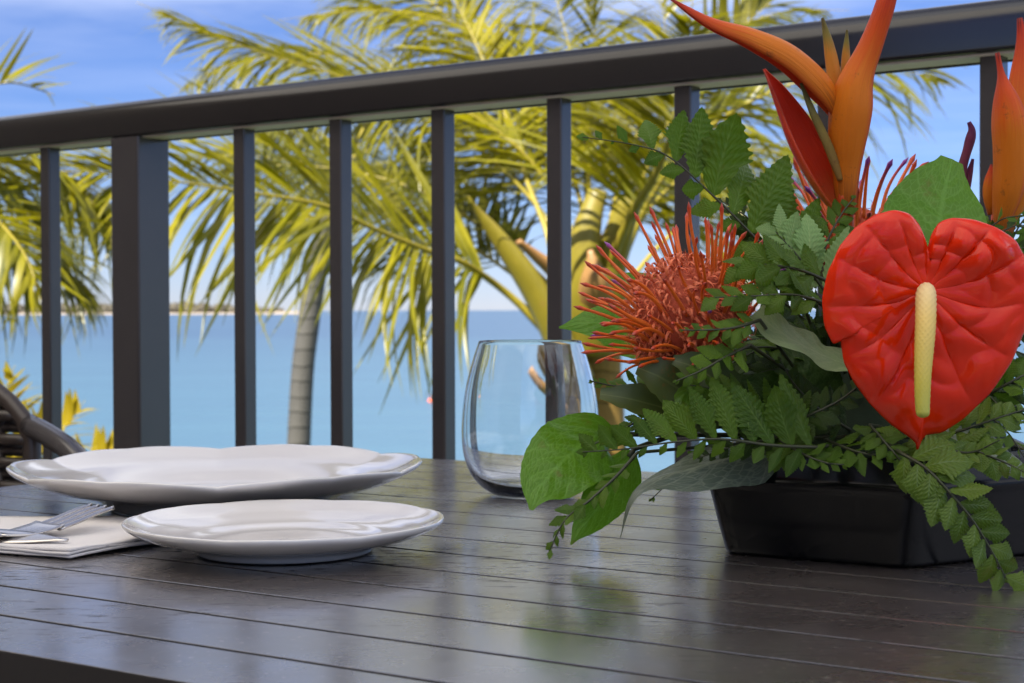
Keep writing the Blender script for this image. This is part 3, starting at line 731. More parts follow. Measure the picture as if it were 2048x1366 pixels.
def frond(tree, pts, n, L_, w=.030, roll=0, set_='palm', ang=50, rad=.022, droop=(2, 3), start=.16, lift=0.0, seed=1, upv=UP, jitter=.25, single=True, keep=1.0, rmat='rachis', rollf=None, lprof=None, base=None):
    rnd = random.Random(seed)
    c = curve([P(*q) for q in pts], 60)
    if base is not None: c[0] = base
    ra_ = part('frond', tube('frond', c, lambda t: rad * (1 - .93 * t ** .8) * (1 + 1.4 * max(0, .12 - t) / .12), M[rmat], 7, .75), tree)
    rest_v, rest_f, rest_uv = [], [], []
    for i in range(n):
        t = start + (1 - start) * (i + .5) / n
        for sg in (1, -1):
            if rnd.random() > keep: continue
            tt = min(1, max(0, t + rnd.uniform(-.3, .3) / n)); x = tt * 60; k = min(int(x), 59); p = c[k].lerp(c[k + 1], x - k); tn = tang(c, k)
            nn = upv - tn * upv.dot(tn); nn.normalize()
            nn = Matrix.Rotation(R(roll if rollf is None else lerp_list(rollf, tt)), 3, tn) @ nn
            sd_ = tn.cross(nn)
            a = R(ang * (1 - .55 * tt) + rnd.uniform(-8, 8))
            dr = (sd_ * sg * math.sin(a) + tn * math.cos(a) + nn * (lift + rnd.uniform(-.12, .12))).normalized()
            pr = lprof(tt) if lprof else (math.sin(min(1, (tt * .92 + .12)) * math.pi) ** .55)
            ln = L_ * pr * rnd.uniform(1 - jitter, 1.06)
            up2 = (UP + Vector((rnd.uniform(-.5, .5), rnd.uniform(-.5, .5), 0)))
            if abs(dr.dot(UP)) > .93: up2 = -nn
            M_ = frame(p, dr, up2, ln, w * rnd.uniform(.75, 1.15), ln)
            me = LS[set_][rnd.choice(droop) if rnd.random() < .8 else rnd.randrange(6)]
            b = budget.setdefault(tree.name, 295)
            if single and b > 0:
                budget[tree.name] = b - 1; part('leaflet', me, ra_, M_)
            else:
                o_ = len(rest_v); rest_v += [M_ @ q.co for q in me.vertices]; rest_uv += [((q_ % 3) * .5, (q_ // 3) / 7) for q_ in range(len(me.vertices))]
                rest_f += [tuple(o_ + q for q in pl_.vertices) for pl_ in me.polygons]
    if rest_v:
        o_ = part('leaflets', mesh('leaflets', rest_v, rest_f, M[set_], rest_uv), ra_); o_['kind'] = 'stuff'
    return ra_

# main palm, crown at eye level beyond the railing
cb = P(1190, 640, 8.5); gz = SEA + .6
palm = thing('coconut_palm', Vector((cb.x + .25, cb.y + .2, gz)), 'big coconut palm whose yellow green crown fills the view beyond the railing', 'palm tree', 'palms beyond the balcony')
tr = curve([Vector((cb.x + .30, cb.y + .2, gz)), Vector((cb.x + .12, cb.y + .1, gz + 2.2)), P(1205, 900, 8.55), P(1196, 720, 8.5), P(1192, 600, 8.5), P(1186, 470, 8.5)], 60)
part('trunk', tube('trunk', tr, lambda t: .145 * (1 - .18 * t) * (1 + .05 * math.sin(t * 170)) * (1 - .5 * max(0, t - .93) / .07), M['trunk'], 18), palm)
def stub(pts, ws, mat, flat=.55, cut=True):
    c = curve([P(*q) for q in pts], 24)
    return part('frond_base', tube('frond_base', c, lambda t: smooth_list(ws, t), M[mat], 10, flat), palm)
stub([(1150, 760, 8.3), (1105, 650, 8.2), (1060, 565, 8.15), (1000, 480, 8.1), (955, 420, 8.05), (936, 392, 8.0)], [.12, .095, .085, .072, .045, .004], 'petiole', .6)
stub([(1150, 600, 8.4), (1110, 545, 8.3), (1070, 510, 8.25), (1036, 482, 8.2)], [.07, .06, .045, .022], 'dry', .5)
stub([(1180, 700, 8.3), (1168, 580, 8.15), (1172, 470, 8.1), (1196, 380, 8.1)], [.13, .115, .085, .05], 'petiole', .6)
stub([(1215, 660, 8.35), (1212, 560, 8.2), (1236, 470, 8.1), (1262, 400, 8.05)], [.13, .11, .080, .06], 'petiole', .6)
stub([(1200, 640, 8.25), (1190, 575, 8.05), (1186, 530, 8.0), (1180, 500, 8.0)], [.12, .10, .07, .015], 'dry', .5)
stub([(1150, 790, 8.2), (1110, 740, 8.1), (1078, 700, 8.0), (1052, 690, 7.95)], [.05, .05, .04, .012], 'dry', .5)
stub([(1160, 840, 8.3), (1110, 790, 8.15), (1072, 752, 8.1), (1060, 738, 8.1)], [.06, .05, .045, .03], 'dry', .5)
f1p = [(1140, 700, 8.4), (1085, 650, 8.35), (1000, 575, 8.3), (920, 522, 8.1), (860, 503, 8.0), (735, 452, 7.7), (650, 412, 7.5), (500, 385, 7.2), (342, 362, 6.9), (200, 345, 6.7), (90, 342, 6.6)]
frond(palm, f1p, 98, .98, .036, roll=-62, ang=64, droop=(0, 1, 2), start=.20, seed=3, rad=.030)
frond(palm, [(1170, 640, 8.5), (1110, 520, 8.7), (1091, 455, 8.8), (1053, 359, 9.0), (1026, 273, 9.2), (985, 165, 9.4), (930, 40, 9.6), (880, -50, 9.7)], 90, .95, .028, roll=0, upv=Vector((0, -1, .25)), ang=80, droop=(0, 1, 1), start=.34, seed=5, rad=.032)
frond(palm, [(1200, 640, 8.4), (1225, 520, 8.1), (1262, 430, 7.9), (1310, 350, 7.6), (1345, 260, 7.3), (1370, 140, 7.0), (1385, 0, 6.8)], 88, 1.0, .030, upv=Vector((0, -1, .2)), ang=82, droop=(1, 2, 2), start=.32, seed=8, rad=.036)
frond(palm, [(1215, 600, 8.5), (1300, 400, 8.4), (1400, 270, 8.2), (1540, 185, 8.0), (1680, 145, 7.9), (1800, 140, 7.8), (1910, 175, 7.8)], 72, .9, .030, roll=50, ang=64, droop=(1, 2, 3), start=.30, seed=11)
frond(palm, [(1180, 600, 8.5), (1080, 420, 8.9), (960, 300, 8.9), (850, 225, 8.7), (700, 160, 8.4), (478, 90, 8.0), (273, 5, 7.7)], 96, .82, .028, roll=-48, ang=56, droop=(1, 2, 3), start=.30, seed=13)
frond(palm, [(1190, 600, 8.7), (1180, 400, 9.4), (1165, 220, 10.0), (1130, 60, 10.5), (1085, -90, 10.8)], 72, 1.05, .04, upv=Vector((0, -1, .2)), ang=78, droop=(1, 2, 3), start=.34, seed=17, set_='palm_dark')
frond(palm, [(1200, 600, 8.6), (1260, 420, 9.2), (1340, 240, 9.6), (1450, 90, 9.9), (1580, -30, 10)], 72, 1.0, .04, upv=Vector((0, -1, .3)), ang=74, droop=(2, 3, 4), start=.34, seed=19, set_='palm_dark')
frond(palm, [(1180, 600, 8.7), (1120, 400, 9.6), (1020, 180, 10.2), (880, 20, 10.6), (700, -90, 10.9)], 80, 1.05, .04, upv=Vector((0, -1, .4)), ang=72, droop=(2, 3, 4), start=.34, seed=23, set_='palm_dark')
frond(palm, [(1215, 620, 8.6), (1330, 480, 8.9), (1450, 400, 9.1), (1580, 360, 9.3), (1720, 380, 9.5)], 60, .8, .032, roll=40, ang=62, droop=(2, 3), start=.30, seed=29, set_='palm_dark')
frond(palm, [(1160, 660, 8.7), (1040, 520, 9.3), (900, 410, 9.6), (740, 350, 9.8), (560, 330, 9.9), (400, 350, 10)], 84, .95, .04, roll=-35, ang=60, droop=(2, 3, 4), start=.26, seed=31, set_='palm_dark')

frond(palm, [(1190, 600, 8.8), (1130, 430, 9.0), (1040, 300, 9.0), (900, 210, 8.9), (740, 190, 8.7), (580, 230, 8.5), (440, 320, 8.4)], 84, .80, .028, roll=-30, ang=60, droop=(1, 2, 3), start=.30, seed=61, single=False)
frond(palm, [(1190, 600, 8.9), (1160, 400, 9.6), (1080, 180, 10), (940, 60, 10), (760, 20, 9.8), (560, 40, 9.6)], 84, .9, .030, roll=-25, ang=60, droop=(2, 3, 4), start=.30, seed=62, single=False)
frond(palm, [(1200, 600, 8.9), (1230, 400, 9.4), (1290, 220, 9.8), (1330, 60, 10), (1300, -60, 10)], 70, .95, .030, upv=Vector((0, -1, .2)), ang=76, droop=(1, 2, 3), start=.34, seed=63, single=False)
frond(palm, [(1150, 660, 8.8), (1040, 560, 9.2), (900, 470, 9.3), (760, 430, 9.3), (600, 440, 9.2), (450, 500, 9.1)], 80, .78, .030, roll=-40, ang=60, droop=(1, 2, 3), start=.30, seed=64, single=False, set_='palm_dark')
frond(palm, [(1210, 600, 8.8), (1290, 430, 9.0), (1400, 330, 9.2), (1520, 300, 9.3), (1650, 330, 9.4)], 70, .75, .028, roll=30, ang=62, droop=(2, 3), start=.28, seed=65, single=False)

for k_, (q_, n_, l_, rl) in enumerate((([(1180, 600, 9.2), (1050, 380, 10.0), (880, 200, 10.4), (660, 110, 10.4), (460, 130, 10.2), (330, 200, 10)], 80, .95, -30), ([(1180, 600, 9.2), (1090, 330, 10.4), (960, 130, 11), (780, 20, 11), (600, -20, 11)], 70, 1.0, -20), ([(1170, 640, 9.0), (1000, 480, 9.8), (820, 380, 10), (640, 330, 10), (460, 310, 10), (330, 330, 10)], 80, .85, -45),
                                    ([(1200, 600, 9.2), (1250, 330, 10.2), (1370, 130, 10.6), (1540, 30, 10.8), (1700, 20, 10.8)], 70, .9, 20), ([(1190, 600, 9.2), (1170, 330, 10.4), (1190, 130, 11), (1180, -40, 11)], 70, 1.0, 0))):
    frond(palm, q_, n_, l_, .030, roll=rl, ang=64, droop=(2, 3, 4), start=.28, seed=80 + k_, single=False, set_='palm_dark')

# second palm further off: grey trunk seen low between the balusters
c2 = P(700, 330, 17)
palm2 = thing('distant_palm', Vector((P(590, 1000, 17).x, 17, gz)), 'distant palm with slanting grey trunk left of the wine glass', 'palm tree', 'palms beyond the balcony')
tr = curve([Vector((P(590, 1000, 17).x - .1, 17, gz)), P(598, 880, 17), P(618, 640, 17), P(650, 470, 17), P(690, 345, 17)], 40)
part('trunk', tube('trunk', tr, lambda t: .155 - .05 * t, M['trunk_grey'], 14), palm2)
for k, (q, le) in enumerate((([(700, 350, 17), (620, 280, 17), (520, 270, 16.6), (420, 320, 16.3)], .8), ([(700, 350, 17), (760, 280, 17), (850, 290, 16.8), (930, 350, 16.6)], .8), ([(700, 350, 17), (660, 330, 16.6), (600, 390, 16), (560, 480, 15.8)], .8),
                             ([(700, 350, 17), (750, 350, 16.5), (800, 410, 16), (820, 500, 15.8)], .8), ([(700, 350, 17), (690, 250, 17.5), (640, 160, 17.6), (570, 110, 17.4)], .8), ([(700, 350, 17), (730, 250, 17.5), (800, 170, 17.8), (880, 140, 17.9)], .8))):
    frond(palm2, q, 34, le * .9, .04, roll=(k % 3 - 1) * 35, ang=62, droop=(2, 3, 4), start=.12, seed=40 + k, set_='palm_dark', rad=.03)

# third palm, crown just off the left edge
palm3 = thing('left_palm', Vector((P(-200, 700, 7).x, 7.1, gz)), 'palm at the left edge with drooping olive fronds', 'palm tree', 'palms beyond the balcony')
tr = curve([Vector((P(-200, 700, 7).x - .3, 7.2, gz)), P(-240, 800, 7), P(-190, 400, 7)], 30)
part('trunk', tube('trunk', tr, lambda t: .15 - .03 * t, M['trunk'], 14), palm3)
frond(palm3, [(-190, 420, 7), (-90, 330, 6.9), (10, 300, 6.8), (100, 330, 6.7), (190, 410, 6.6)], 36, .74, .032, roll=-30, ang=60, droop=(2, 3, 4), start=.15, seed=51)
frond(palm3, [(-190, 420, 7), (-110, 400, 6.8), (-20, 430, 6.6), (50, 510, 6.4), (85, 610, 6.3)], 36, .62, .030, roll=25, ang=60, droop=(2, 3), start=.15, seed=53)
frond(palm3, [(-190, 420, 7), (-130, 270, 7), (-60, 190, 7), (20, 165, 7), (110, 190, 7)], 26, .52, .024, roll=10, ang=70, droop=(0, 1, 5), start=.3, seed=57, keep=.55, lift=.5)
frond(palm3, [(-190, 420, 7), (-120, 380, 7.4), (-20, 360, 7.6), (70, 420, 7.7), (150, 540, 7.7)], 36, .66, .034, roll=-10, ang=58, droop=(3, 4), start=.15, seed=59, set_='palm_dark')
frond(palm3, [(-190, 420, 7.2), (-80, 340, 7.6), (60, 330, 7.8), (180, 390, 7.9), (260, 500, 8)], 60, .7, .028, roll=-20, ang=60, droop=(2, 3, 4), start=.15, seed=91, set_='palm_dark')
frond(palm3, [(-190, 420, 7.2), (-100, 440, 7.4), (0, 480, 7.5), (100, 520, 7.6), (190, 600, 7.6)], 56, .6, .026, roll=-30, ang=60, droop=(2, 3, 4), start=.15, seed=92, set_='palm_dark')
# yellow garden palm whose tips rise behind the chair
areca = thing('yellow_garden_palm', Vector((P(30, 1100, 4.6).x, 4.6, gz)), 'yellow leaved garden palm rising behind the chair', 'palm tree')
for k, q in enumerate(([(20, 1200, 4.6), (10, 980, 4.6), (0, 830, 4.6), (30, 730, 4.6)], [(40, 1200, 4.6), (80, 1000, 4.5), (110, 890, 4.5), (170, 800, 4.5)], [(0, 1200, 4.6), (-20, 980, 4.6), (-50, 860, 4.6), (-100, 770, 4.6)],
                       [(40, 1200, 4.7), (120, 1060, 4.7), (170, 960, 4.7), (240, 880, 4.7)], [(30, 1200, 4.6), (40, 1000, 4.5), (60, 900, 4.4), (110, 830, 4.3)])):
    frond(areca, q, 16, .24, .030, roll=0, upv=Vector((0, -1, .3)), ang=58, droop=(0, 1, 2), start=.45, seed=70 + k, set_='palm_yellow', rad=.012, base=Vector((areca.location.x + .05 * k, 4.6, gz)))

# ------------------------------------------------------------------ black planter
rimp = [Vector((x, y, 0)) for x, y in ((.108, .885), (.093, .772), (.179, .720), (.272, .775), (.287, .888), (.201, .940))]
PM = Vector((.190, .830, 0))
def hexring(scale, z, r=.010, seg=5):
    pts = []
    n = len(rimp)
    for i in range(n):
        p = PM + (rimp[i] - PM) * scale; a = PM + (rimp[i - 1] - PM) * scale; b = PM + (rimp[(i + 1) % n] - PM) * scale
        d1 = (a - p).normalized(); d2 = (b - p).normalized()
        pts.append(p + d1 * r * 1.35 + UP * (TZ + z))
        for k in range(seg + 1):
            t = k / seg; q = p + d1 * r
            e = (p + d1 * r) * (1 - t) ** 2 + p * 2 * t * (1 - t) + (p + d2 * r) * t * t
            pts.append(e + UP * (TZ + z))
        pts.append(p + d2 * r * 1.35 + UP * (TZ + z))
    return pts
planter = thing('planter_bowl', PM + UP * TZ, 'glossy black six sided planter bowl holding the flowers', 'planter')
rings = [(.84, .0006, .008), (.885, .0006, .008), (.895, .0022, .008), (.898, .0036, .008), (.93, .014, .008), (.980, .0322, .008), (.986, .0342, .008), (1.0, .0362, .008), (1.0, .0380, .008), (.985, .0395, .009), (.975, .0402, .009), (.93, .0435, .012), (.86, .0480, .016), (.83, .0500, .02), (.81, .0498, .02), (.80, .047, .02), (.78, .030, .02)]
v = []; f = []; per = None
for s_, z, r in rings:
    rg = hexring(s_, z, r); per = len(rg); v += rg
for i in range(len(rings) - 1):
    for k in range(per): f.append((i * per + k, i * per + (k + 1) % per, (i + 1) * per + (k + 1) % per, (i + 1) * per + k))
f.append(tuple(range(per - 1, -1, -1))); f.append(tuple((len(rings) - 1) * per + k for k in range(per)))
bm_ = mesh('bowl', v, f, M['pot']); part('bowl', bm_, planter)
for fa in bm_.polygons:
    pass
v = []; f = []
for j in range(9):
    a = j / 8 * math.pi / 2
    for k in range(28):
        b = 2 * math.pi * k / 28; rr = .070 * math.cos(a) * (1 + .08 * noise.noise(Vector((math.cos(b) * 2, math.sin(b) * 2, j * .5))))
        v.append(PM + Vector((rr * math.cos(b) * .95, rr * math.sin(b), TZ + .036 + .060 * math.sin(a))))
for j in range(8):
    for k in range(28): f.append((j * 28 + k, j * 28 + (k + 1) % 28, (j + 1) * 28 + (k + 1) % 28, (j + 1) * 28 + k))
part('foam', mesh('foam', v, f, M['foam']), planter)
HUB = PM + UP * (TZ + .075)

# ------------------------------------------------------------------ broad (salal) leaves
def broad(name, label, pts, widths, mat='salal', face=Vector((0, -1, .3)), fold=.25, wave=.08, cat='leaf', seed=1, curl=0.0, roll=None, stem=True, group='broad green leaves of the arrangement'):
    """leaf with its rib through picture points pts (base first), half widths in pixels"""
    pw_ = [P(*q) for q in pts]; n, m = 28, 10
    c = curve(pw_, n); v = []; uv = []; f = []; rnd = random.Random(seed); ph = rnd.uniform(0, 6)
    for i, p in enumerate(c):
        t = i / n; tn = tang(c, i); fc = face - tn * face.dot(tn); fc.normalize()
        if roll: fc = Matrix.Rotation(R(lerp_list(roll, t)), 3, tn) @ fc
        x = tn.cross(fc); dd = lerp_list([q[2] for q in pts], t); w = smooth_list(widths, t) * dd / F
        for k in range(m + 1):
            u = k / m * 2 - 1
            hgt = -fold * abs(u) * w * (1 - .35 * abs(u)) + curl * w * u * u + wave * w * math.sin(t * 15 + ph + (u > 0) * 1.7) * abs(u) ** 1.5 + .02 * w * math.sin(t * 44 - abs(u) * 5) * (1 - u * u)
            v.append(p + x * (u * w * (1 + .015 * math.sin(t * 70 + ph))) + fc * hgt); uv.append((u * .5 + .5, t))
    W = m + 1
    for i in range(n):
        for k in range(m): a = i * W + k; f.append((a, a + 1, a + W + 1, a + W))
    o = thing(name, c[0], label, cat, group)
    bl = part('blade', mesh('blade', v, f, M[mat], uv), o)
    if stem:
        hub = HUB + Vector((rnd.uniform(-.03, .03), rnd.uniform(-.03, .03), -.02))
        part('stalk', tube('stalk', curve([c[2], c[0], (c[0] + (c[0] - c[3]).normalized() * .02).lerp(hub, .35), hub], 14), .0014, M['stem_brown'], 6), o)
    return o
broad('salal_leaf', 'rounded bright green leaf hanging in front of the wine glass', [(1225, 868, .800), (1190, 872, .790), (1130, 918, .770), (1080, 975, .757), (1062, 1020, .750)], [20, 66, 80, 76, 52, 4], seed=2, fold=.08, face=Vector((-.1, -1, .25)))
broad('salal_leaf', 'pointed green leaf hanging over the table left of the planter', [(1262, 900, .800), (1246, 945, .790), (1200, 1010, .775), (1160, 1060, .765), (1142, 1089, .760)], [14, 46, 50, 42, 26, 2], seed=3, fold=.2, face=Vector((.2, -1, .15)))
broad('salal_leaf', 'silvery folded leaf with a curled tip over the planter corner', [(1545, 905, .770), (1480, 910, .752), (1390, 935, .735), (1300, 962, .725), (1258, 1000, .720), (1240, 1076, .722)], [30, 62, 64, 56, 34, 16, 2], mat='salal_grey', seed=4, fold=.55, face=Vector((-.1, -.8, .9)), roll=[0, 0, 0, 10, 40, 60])
broad('salal_leaf', 'smooth green leaf pointing left behind the pincushion flower', [(1340, 690, .86), (1270, 665, .855), (1190, 645, .85), (1118, 655, .85)], [40, 56, 52, 30, 2], seed=5, fold=.12, face=Vector((0, -1, .5)))
broad('salal_leaf', 'pale curled leaf in the shade left of the red spathe', [(1715, 735, .755), (1650, 712, .740), (1570, 670, .730), (1510, 625, .735)], [26, 38, 36, 36, 24], mat='salal_pale', seed=6, fold=.25, curl=.3, wave=.22, face=Vector((.1, -.9, .8)))
broad('salal_leaf', 'broad veined leaf standing behind the red spathe', [(1868, 560, .775), (1876, 480, .785), (1886, 400, .800), (1905, 318, .815)], [90, 122, 112, 76, 24], seed=7, fold=.10, face=Vector((0, -1, -.1)))
broad('salal_leaf', 'grey green leaf under the right side of the red spathe', [(1880, 850, .760), (1950, 885, .748), (2010, 918, .742), (2075, 960, .740)], [20, 46, 50, 34, 2], mat='salal_grey', seed=8, fold=.2, face=Vector((0, -.6, 1)))
broad('salal_leaf', 'small green leaf peeping above the left of the pincushion flower', [(1370, 640, .87), (1310, 585, .87), (1262, 556, .87), (1232, 552, .87)], [30, 46, 38, 20, 2], seed=9, fold=.15, face=Vector((0, -1, .4)))
broad('salal_leaf', 'dark leaf folded low beside the fern at the planter rim', [(1480, 840, .775), (1420, 770, .760), (1365, 790, .750), (1335, 850, .745)], [20, 48, 50, 34, 2], seed=10, fold=.3, face=Vector((-.2, -1, .5)))

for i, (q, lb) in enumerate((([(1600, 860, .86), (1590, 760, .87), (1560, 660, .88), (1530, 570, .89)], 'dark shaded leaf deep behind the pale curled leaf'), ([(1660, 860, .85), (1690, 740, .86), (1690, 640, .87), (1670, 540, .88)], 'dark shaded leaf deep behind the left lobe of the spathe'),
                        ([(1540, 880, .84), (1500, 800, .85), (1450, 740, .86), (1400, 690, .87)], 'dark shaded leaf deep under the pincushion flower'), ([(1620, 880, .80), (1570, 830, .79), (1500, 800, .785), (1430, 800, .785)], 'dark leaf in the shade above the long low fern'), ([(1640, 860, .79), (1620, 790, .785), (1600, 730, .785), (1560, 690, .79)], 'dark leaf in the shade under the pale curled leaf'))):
    broad('shaded_leaf', lb, q, [30, 72, 84, 70, 36, 3], mat='salal_dark', seed=30 + i, fold=.15, face=Vector((.1 * (i - 2), -1, .2)))  # dark-coloured leaves put in to close bright gaps in the foliage

# ------------------------------------------------------------------ leatherleaf ferns
def pinna_mesh(mat, lobes=7, wid=.34, deep=.45, seed=0, arch=.0, curl=0.0):
    """unit fern leaflet along +Y: slanted toothed lobes each side, veined, pleated and bent"""
    rnd = random.Random(seed); v = []; uv = []; f = []
    rows = lobes * 4; asym = rnd.uniform(.86, 1.0)
    for i in range(rows + 1):
        t = i / rows; fr_ = (i % 4) / 4
        env = wid * (math.sin(min(1, t * 1.25 + .10) * math.pi * .5) if t < .3 else 1) * (1 - t ** 1.7) ** .85 + .008
        for u in (-1, -.5, 0, .5, 1):
            tooth = {0: 1 - deep, 1: .84, 2: .97, 3: 1.0}[i % 4] * rnd.uniform(.93, 1.04)
            w = env * (tooth if t < .96 else .4) * (asym if u < 0 else 1)
            sl = abs(u) * w * .62            # lobes slant forward
            pl_ = (.06 * (.5 - abs(fr_ - .5)) * 2) * abs(u) * wid
            z = arch * t * t + .03 * math.sin(t * 3) + curl * w * u * abs(u)
            v.append((u * w + curl * .1 * t * t, min(1.02, t * .93 + sl * (1 - t)) - .2 * abs(arch) * t * t, z - abs(u) * w * .24 + pl_)); uv.append((u * .5 + .5, t))
    for i in range(rows):
        for k in range(4): a = i * 5 + k; f.append((a, a + 1, a + 6, a + 5))
    return mesh('pinna', v, f, mat, uv)
SH = ((10, .36, .15, 1, -.10, .1), (11, .33, .18, 2, .12, -.3), (9, .39, .14, 3, -.25, .3), (12, .30, .16, 8, .05, 0), (10, .34, .20, 9, -.35, -.2), (8, .37, .12, 10, .2, .4))
PN = {k: [pinna_mesh(M[k], *a_) for a_ in SH] for k in ('fern', 'fern_pale', 'fern_dark')}
PN['fern_small'] = [pinna_mesh(M['fern_young'], *a_) for a_ in ((9, .42, .10, 4, -.1, .2), (8, .45, .09, 5, -.25, -.3), (10, .39, .11, 6, .1, .4), (8, .43, .08, 7, -.4, 0))]
PN['fern_slim'] = [pinna_mesh(M['fern'], *a_) for a_ in ((6, .36, .16, 6, -.1, .3), (7, .33, .18, 7, -.3, -.3), (8, .30, .15, 8, .15, 0))]
def fern(label, pts, n, ln, set_='fern', face=Vector((0, -1, .2)), ang=62, seed=1, start=.12, rad=.0009, sides=(1, 1), tw=1.0, group=None, prof=None, hub=True, jit=.12, droop=.0):
    """fern frond through picture points (base first); ln longest leaflet in pixels"""
    rnd = random.Random(seed); pw_ = [P(*q) if not isinstance(q, Vector) else q for q in pts]
    dd = sum((q[2] if not isinstance(q, Vector) else (q - CM.translation).length) for q in pts) / len(pts)
    c = curve(pw_, 40)
    o = thing('fern_frond', c[0], label, 'fern', group)
    cc = c
    if hub:
        h = HUB + Vector((rnd.uniform(-.03, .03), rnd.uniform(-.03, .03), -.02)); cc = [h, h.lerp(c[0], .6)] + c
    part('stem', tube('stem', cc, lambda t: rad * (1 - .7 * t), M['stem_brown'], 6), o)
    for i in range(n):
        for j, sg in enumerate((1, -1)):
            if not sides[j]: continue
            t = start + (1 - start) * (i + .25 + .5 * j) / n; t = min(.995, t); x = t * 40; k = min(int(x), 39); p = c[k].lerp(c[k + 1], x - k); tn = tang(c, k)
            fc = face - tn * face.dot(tn); fc.normalize(); sd_ = tn.cross(fc)
            a = R(ang * (1 - .35 * t) + rnd.uniform(-7, 7))
            d = (sd_ * sg * math.sin(a) + tn * math.cos(a) + fc * rnd.uniform(-.22, .22) - UP * droop).normalized()
            pr = prof(t) if prof else (1 - t) ** .75 * .9 + .12
            l_ = ln * sides[j] * dd / F * pr * rnd.uniform(1 - jit * 1.6, 1 + jit)
            nn = (fc + sd_ * rnd.uniform(-.35, .35) + tn * rnd.uniform(-.2, .2)).normalized()
            part('leaflet', rnd.choice(PN[set_]), o, frame(p, d, nn, l_, l_ * tw * rnd.uniform(.85, 1.12)))
    ee = frame(c[-2], tang(c, 39), face, ln * dd / F * .16, ln * dd / F * .16 * tw)
    part('leaflet', PN[set_][0], o, ee)
    return o
fern('tall fern frond reaching up to the left over the pincushion flower', [(1590, 560, .800), (1500, 465, .800), (1430, 395, .802), (1340, 315, .805), (1270, 290, .808), (1165, 274, .810)], 10, 186, seed=3, ang=70, start=.02, sides=(1, .42), face=Vector((.15, -1, .1)), prof=lambda t: (.95 - .1 * t) if t < .58 else max(.14, .9 - (t - .58) * 2.6), tw=1.02)
fern('upright dark green fern tip beside the orange bracts', [(1640, 520, .790), (1660, 470, .79), (1685, 425, .792), (1708, 395, .795)], 6, 78, seed=4, start=.05, ang=58)
fern('pale fern frond with leaflets fanned left of the red spathe', [(1655, 590, .745), (1622, 545, .742), (1585, 500, .742), (1550, 462, .745)], 6, 150, set_='fern_pale', seed=5, start=.05, ang=56, sides=(1, .55), face=Vector((.2, -1, .4)), prof=lambda t: 1 - .45 * t)
fern('green fern frond lying over the front of the pincushion flower', [(1650, 560, .735), (1600, 540, .728), (1540, 530, .725), (1480, 530, .722)], 5, 110, seed=6, start=.02, ang=44, face=Vector((0, -1, .5)), prof=lambda t: 1 - .4 * t)
fern('fern leaflets pointing left below the pale fern frond', [(1660, 610, .730), (1590, 590, .722), (1510, 592, .718), (1430, 595, .716)], 7, 86, seed=7, start=.04, ang=46, face=Vector((0, -1, .6)), prof=lambda t: 1 - .45 * t)
fern('small fern frond across the base of the pincushion flower', [(1520, 640, .722), (1470, 655, .715), (1415, 660, .712), (1362, 660, .712)], 7, 62, seed=8, start=.05, ang=46, face=Vector((0, -1, .5)))
fern('green fern frond pointing left under the pincushion flower', [(1500, 690, .725), (1450, 715, .716), (1400, 742, .712), (1352, 762, .710)], 6, 84, seed=9, start=.04, ang=48, face=Vector((.1, -1, .4)))
fern('long low fern frond stretching left past the planter', [(1640, 895, .720), (1540, 890, .715), (1440, 878, .712), (1340, 885, .710), (1250, 898, .710), (1165, 904, .712)], 12, 178, seed=10, start=.02, ang=66, sides=(1, .42), face=Vector((0, -1, .15)), prof=lambda t: .95 - .72 * t ** 1.3, tw=.95)
fern('thin fern sprig hanging down over the table in front of the leaves', [(1275, 905, .745), (1235, 950, .735), (1180, 1000, .728), (1130, 1040, .722), (1098, 1104, .720)], 9, 60, set_='fern_slim', seed=11, start=.10, ang=40, face=Vector((-.7, -1, .5)), prof=lambda t: .75 + .25 * t if t < .8 else .6, jit=.2)
fern('young fern sprig hanging over the front right of the planter', [(1800, 905, .700), (1850, 935, .690), (1895, 980, .684), (1945, 1040, .680), (1985, 1105, .678), (2014, 1160, .678)], 10, 104, set_='fern_small', seed=12, start=.02, ang=62, face=Vector((0, -1, .2)), prof=lambda t: 1 - .42 * t ** 1.5, tw=.98)
fern('small fern sprig poking left beside the wine glass', [(1330, 790, .80), (1280, 770, .80), (1230, 772, .80), (1182, 762, .80)], 7, 60, set_='fern_slim', seed=13, start=.1, ang=48, face=Vector((0, -1, .6)))
fern('fern sprig crossing behind the rounded bright green leaf', [(1340, 830, .79), (1280, 842, .785), (1240, 862, .78), (1185, 890, .78)], 8, 52, set_='fern_slim', seed=14, start=.1, ang=44, face=Vector((-.5, -1, .8)))
fern('fern frond spreading right below the red spathe', [(1850, 880, .735), (1920, 862, .725), (1990, 838, .72), (2070, 812, .72)], 8, 96, set_='fern_small', seed=15, start=.02, ang=60, face=Vector((0, -1, .5)))
fern('fern frond at the right edge beside the orange flower', [(1990, 560, .85), (2015, 500, .85), (2040, 450, .85), (2080, 400, .86)], 7, 90, set_='fern', seed=16, start=.05, ang=58)
fern('dark fern frond drooping along the planter front under the spathe', [(1650, 880, .735), (1720, 905, .718), (1790, 915, .712), (1850, 930, .71)], 8, 84, set_='fern', seed=17, start=.02, ang=56, face=Vector((0, -.8, .9)))
fern('fern frond falling over the planter rim right of the spathe tip', [(1830, 860, .72), (1880, 892, .71), (1940, 905, .705), (2000, 880, .70)], 8, 70, set_='fern_small', seed=18, start=.02, ang=60, face=Vector((0, -1, .6)))
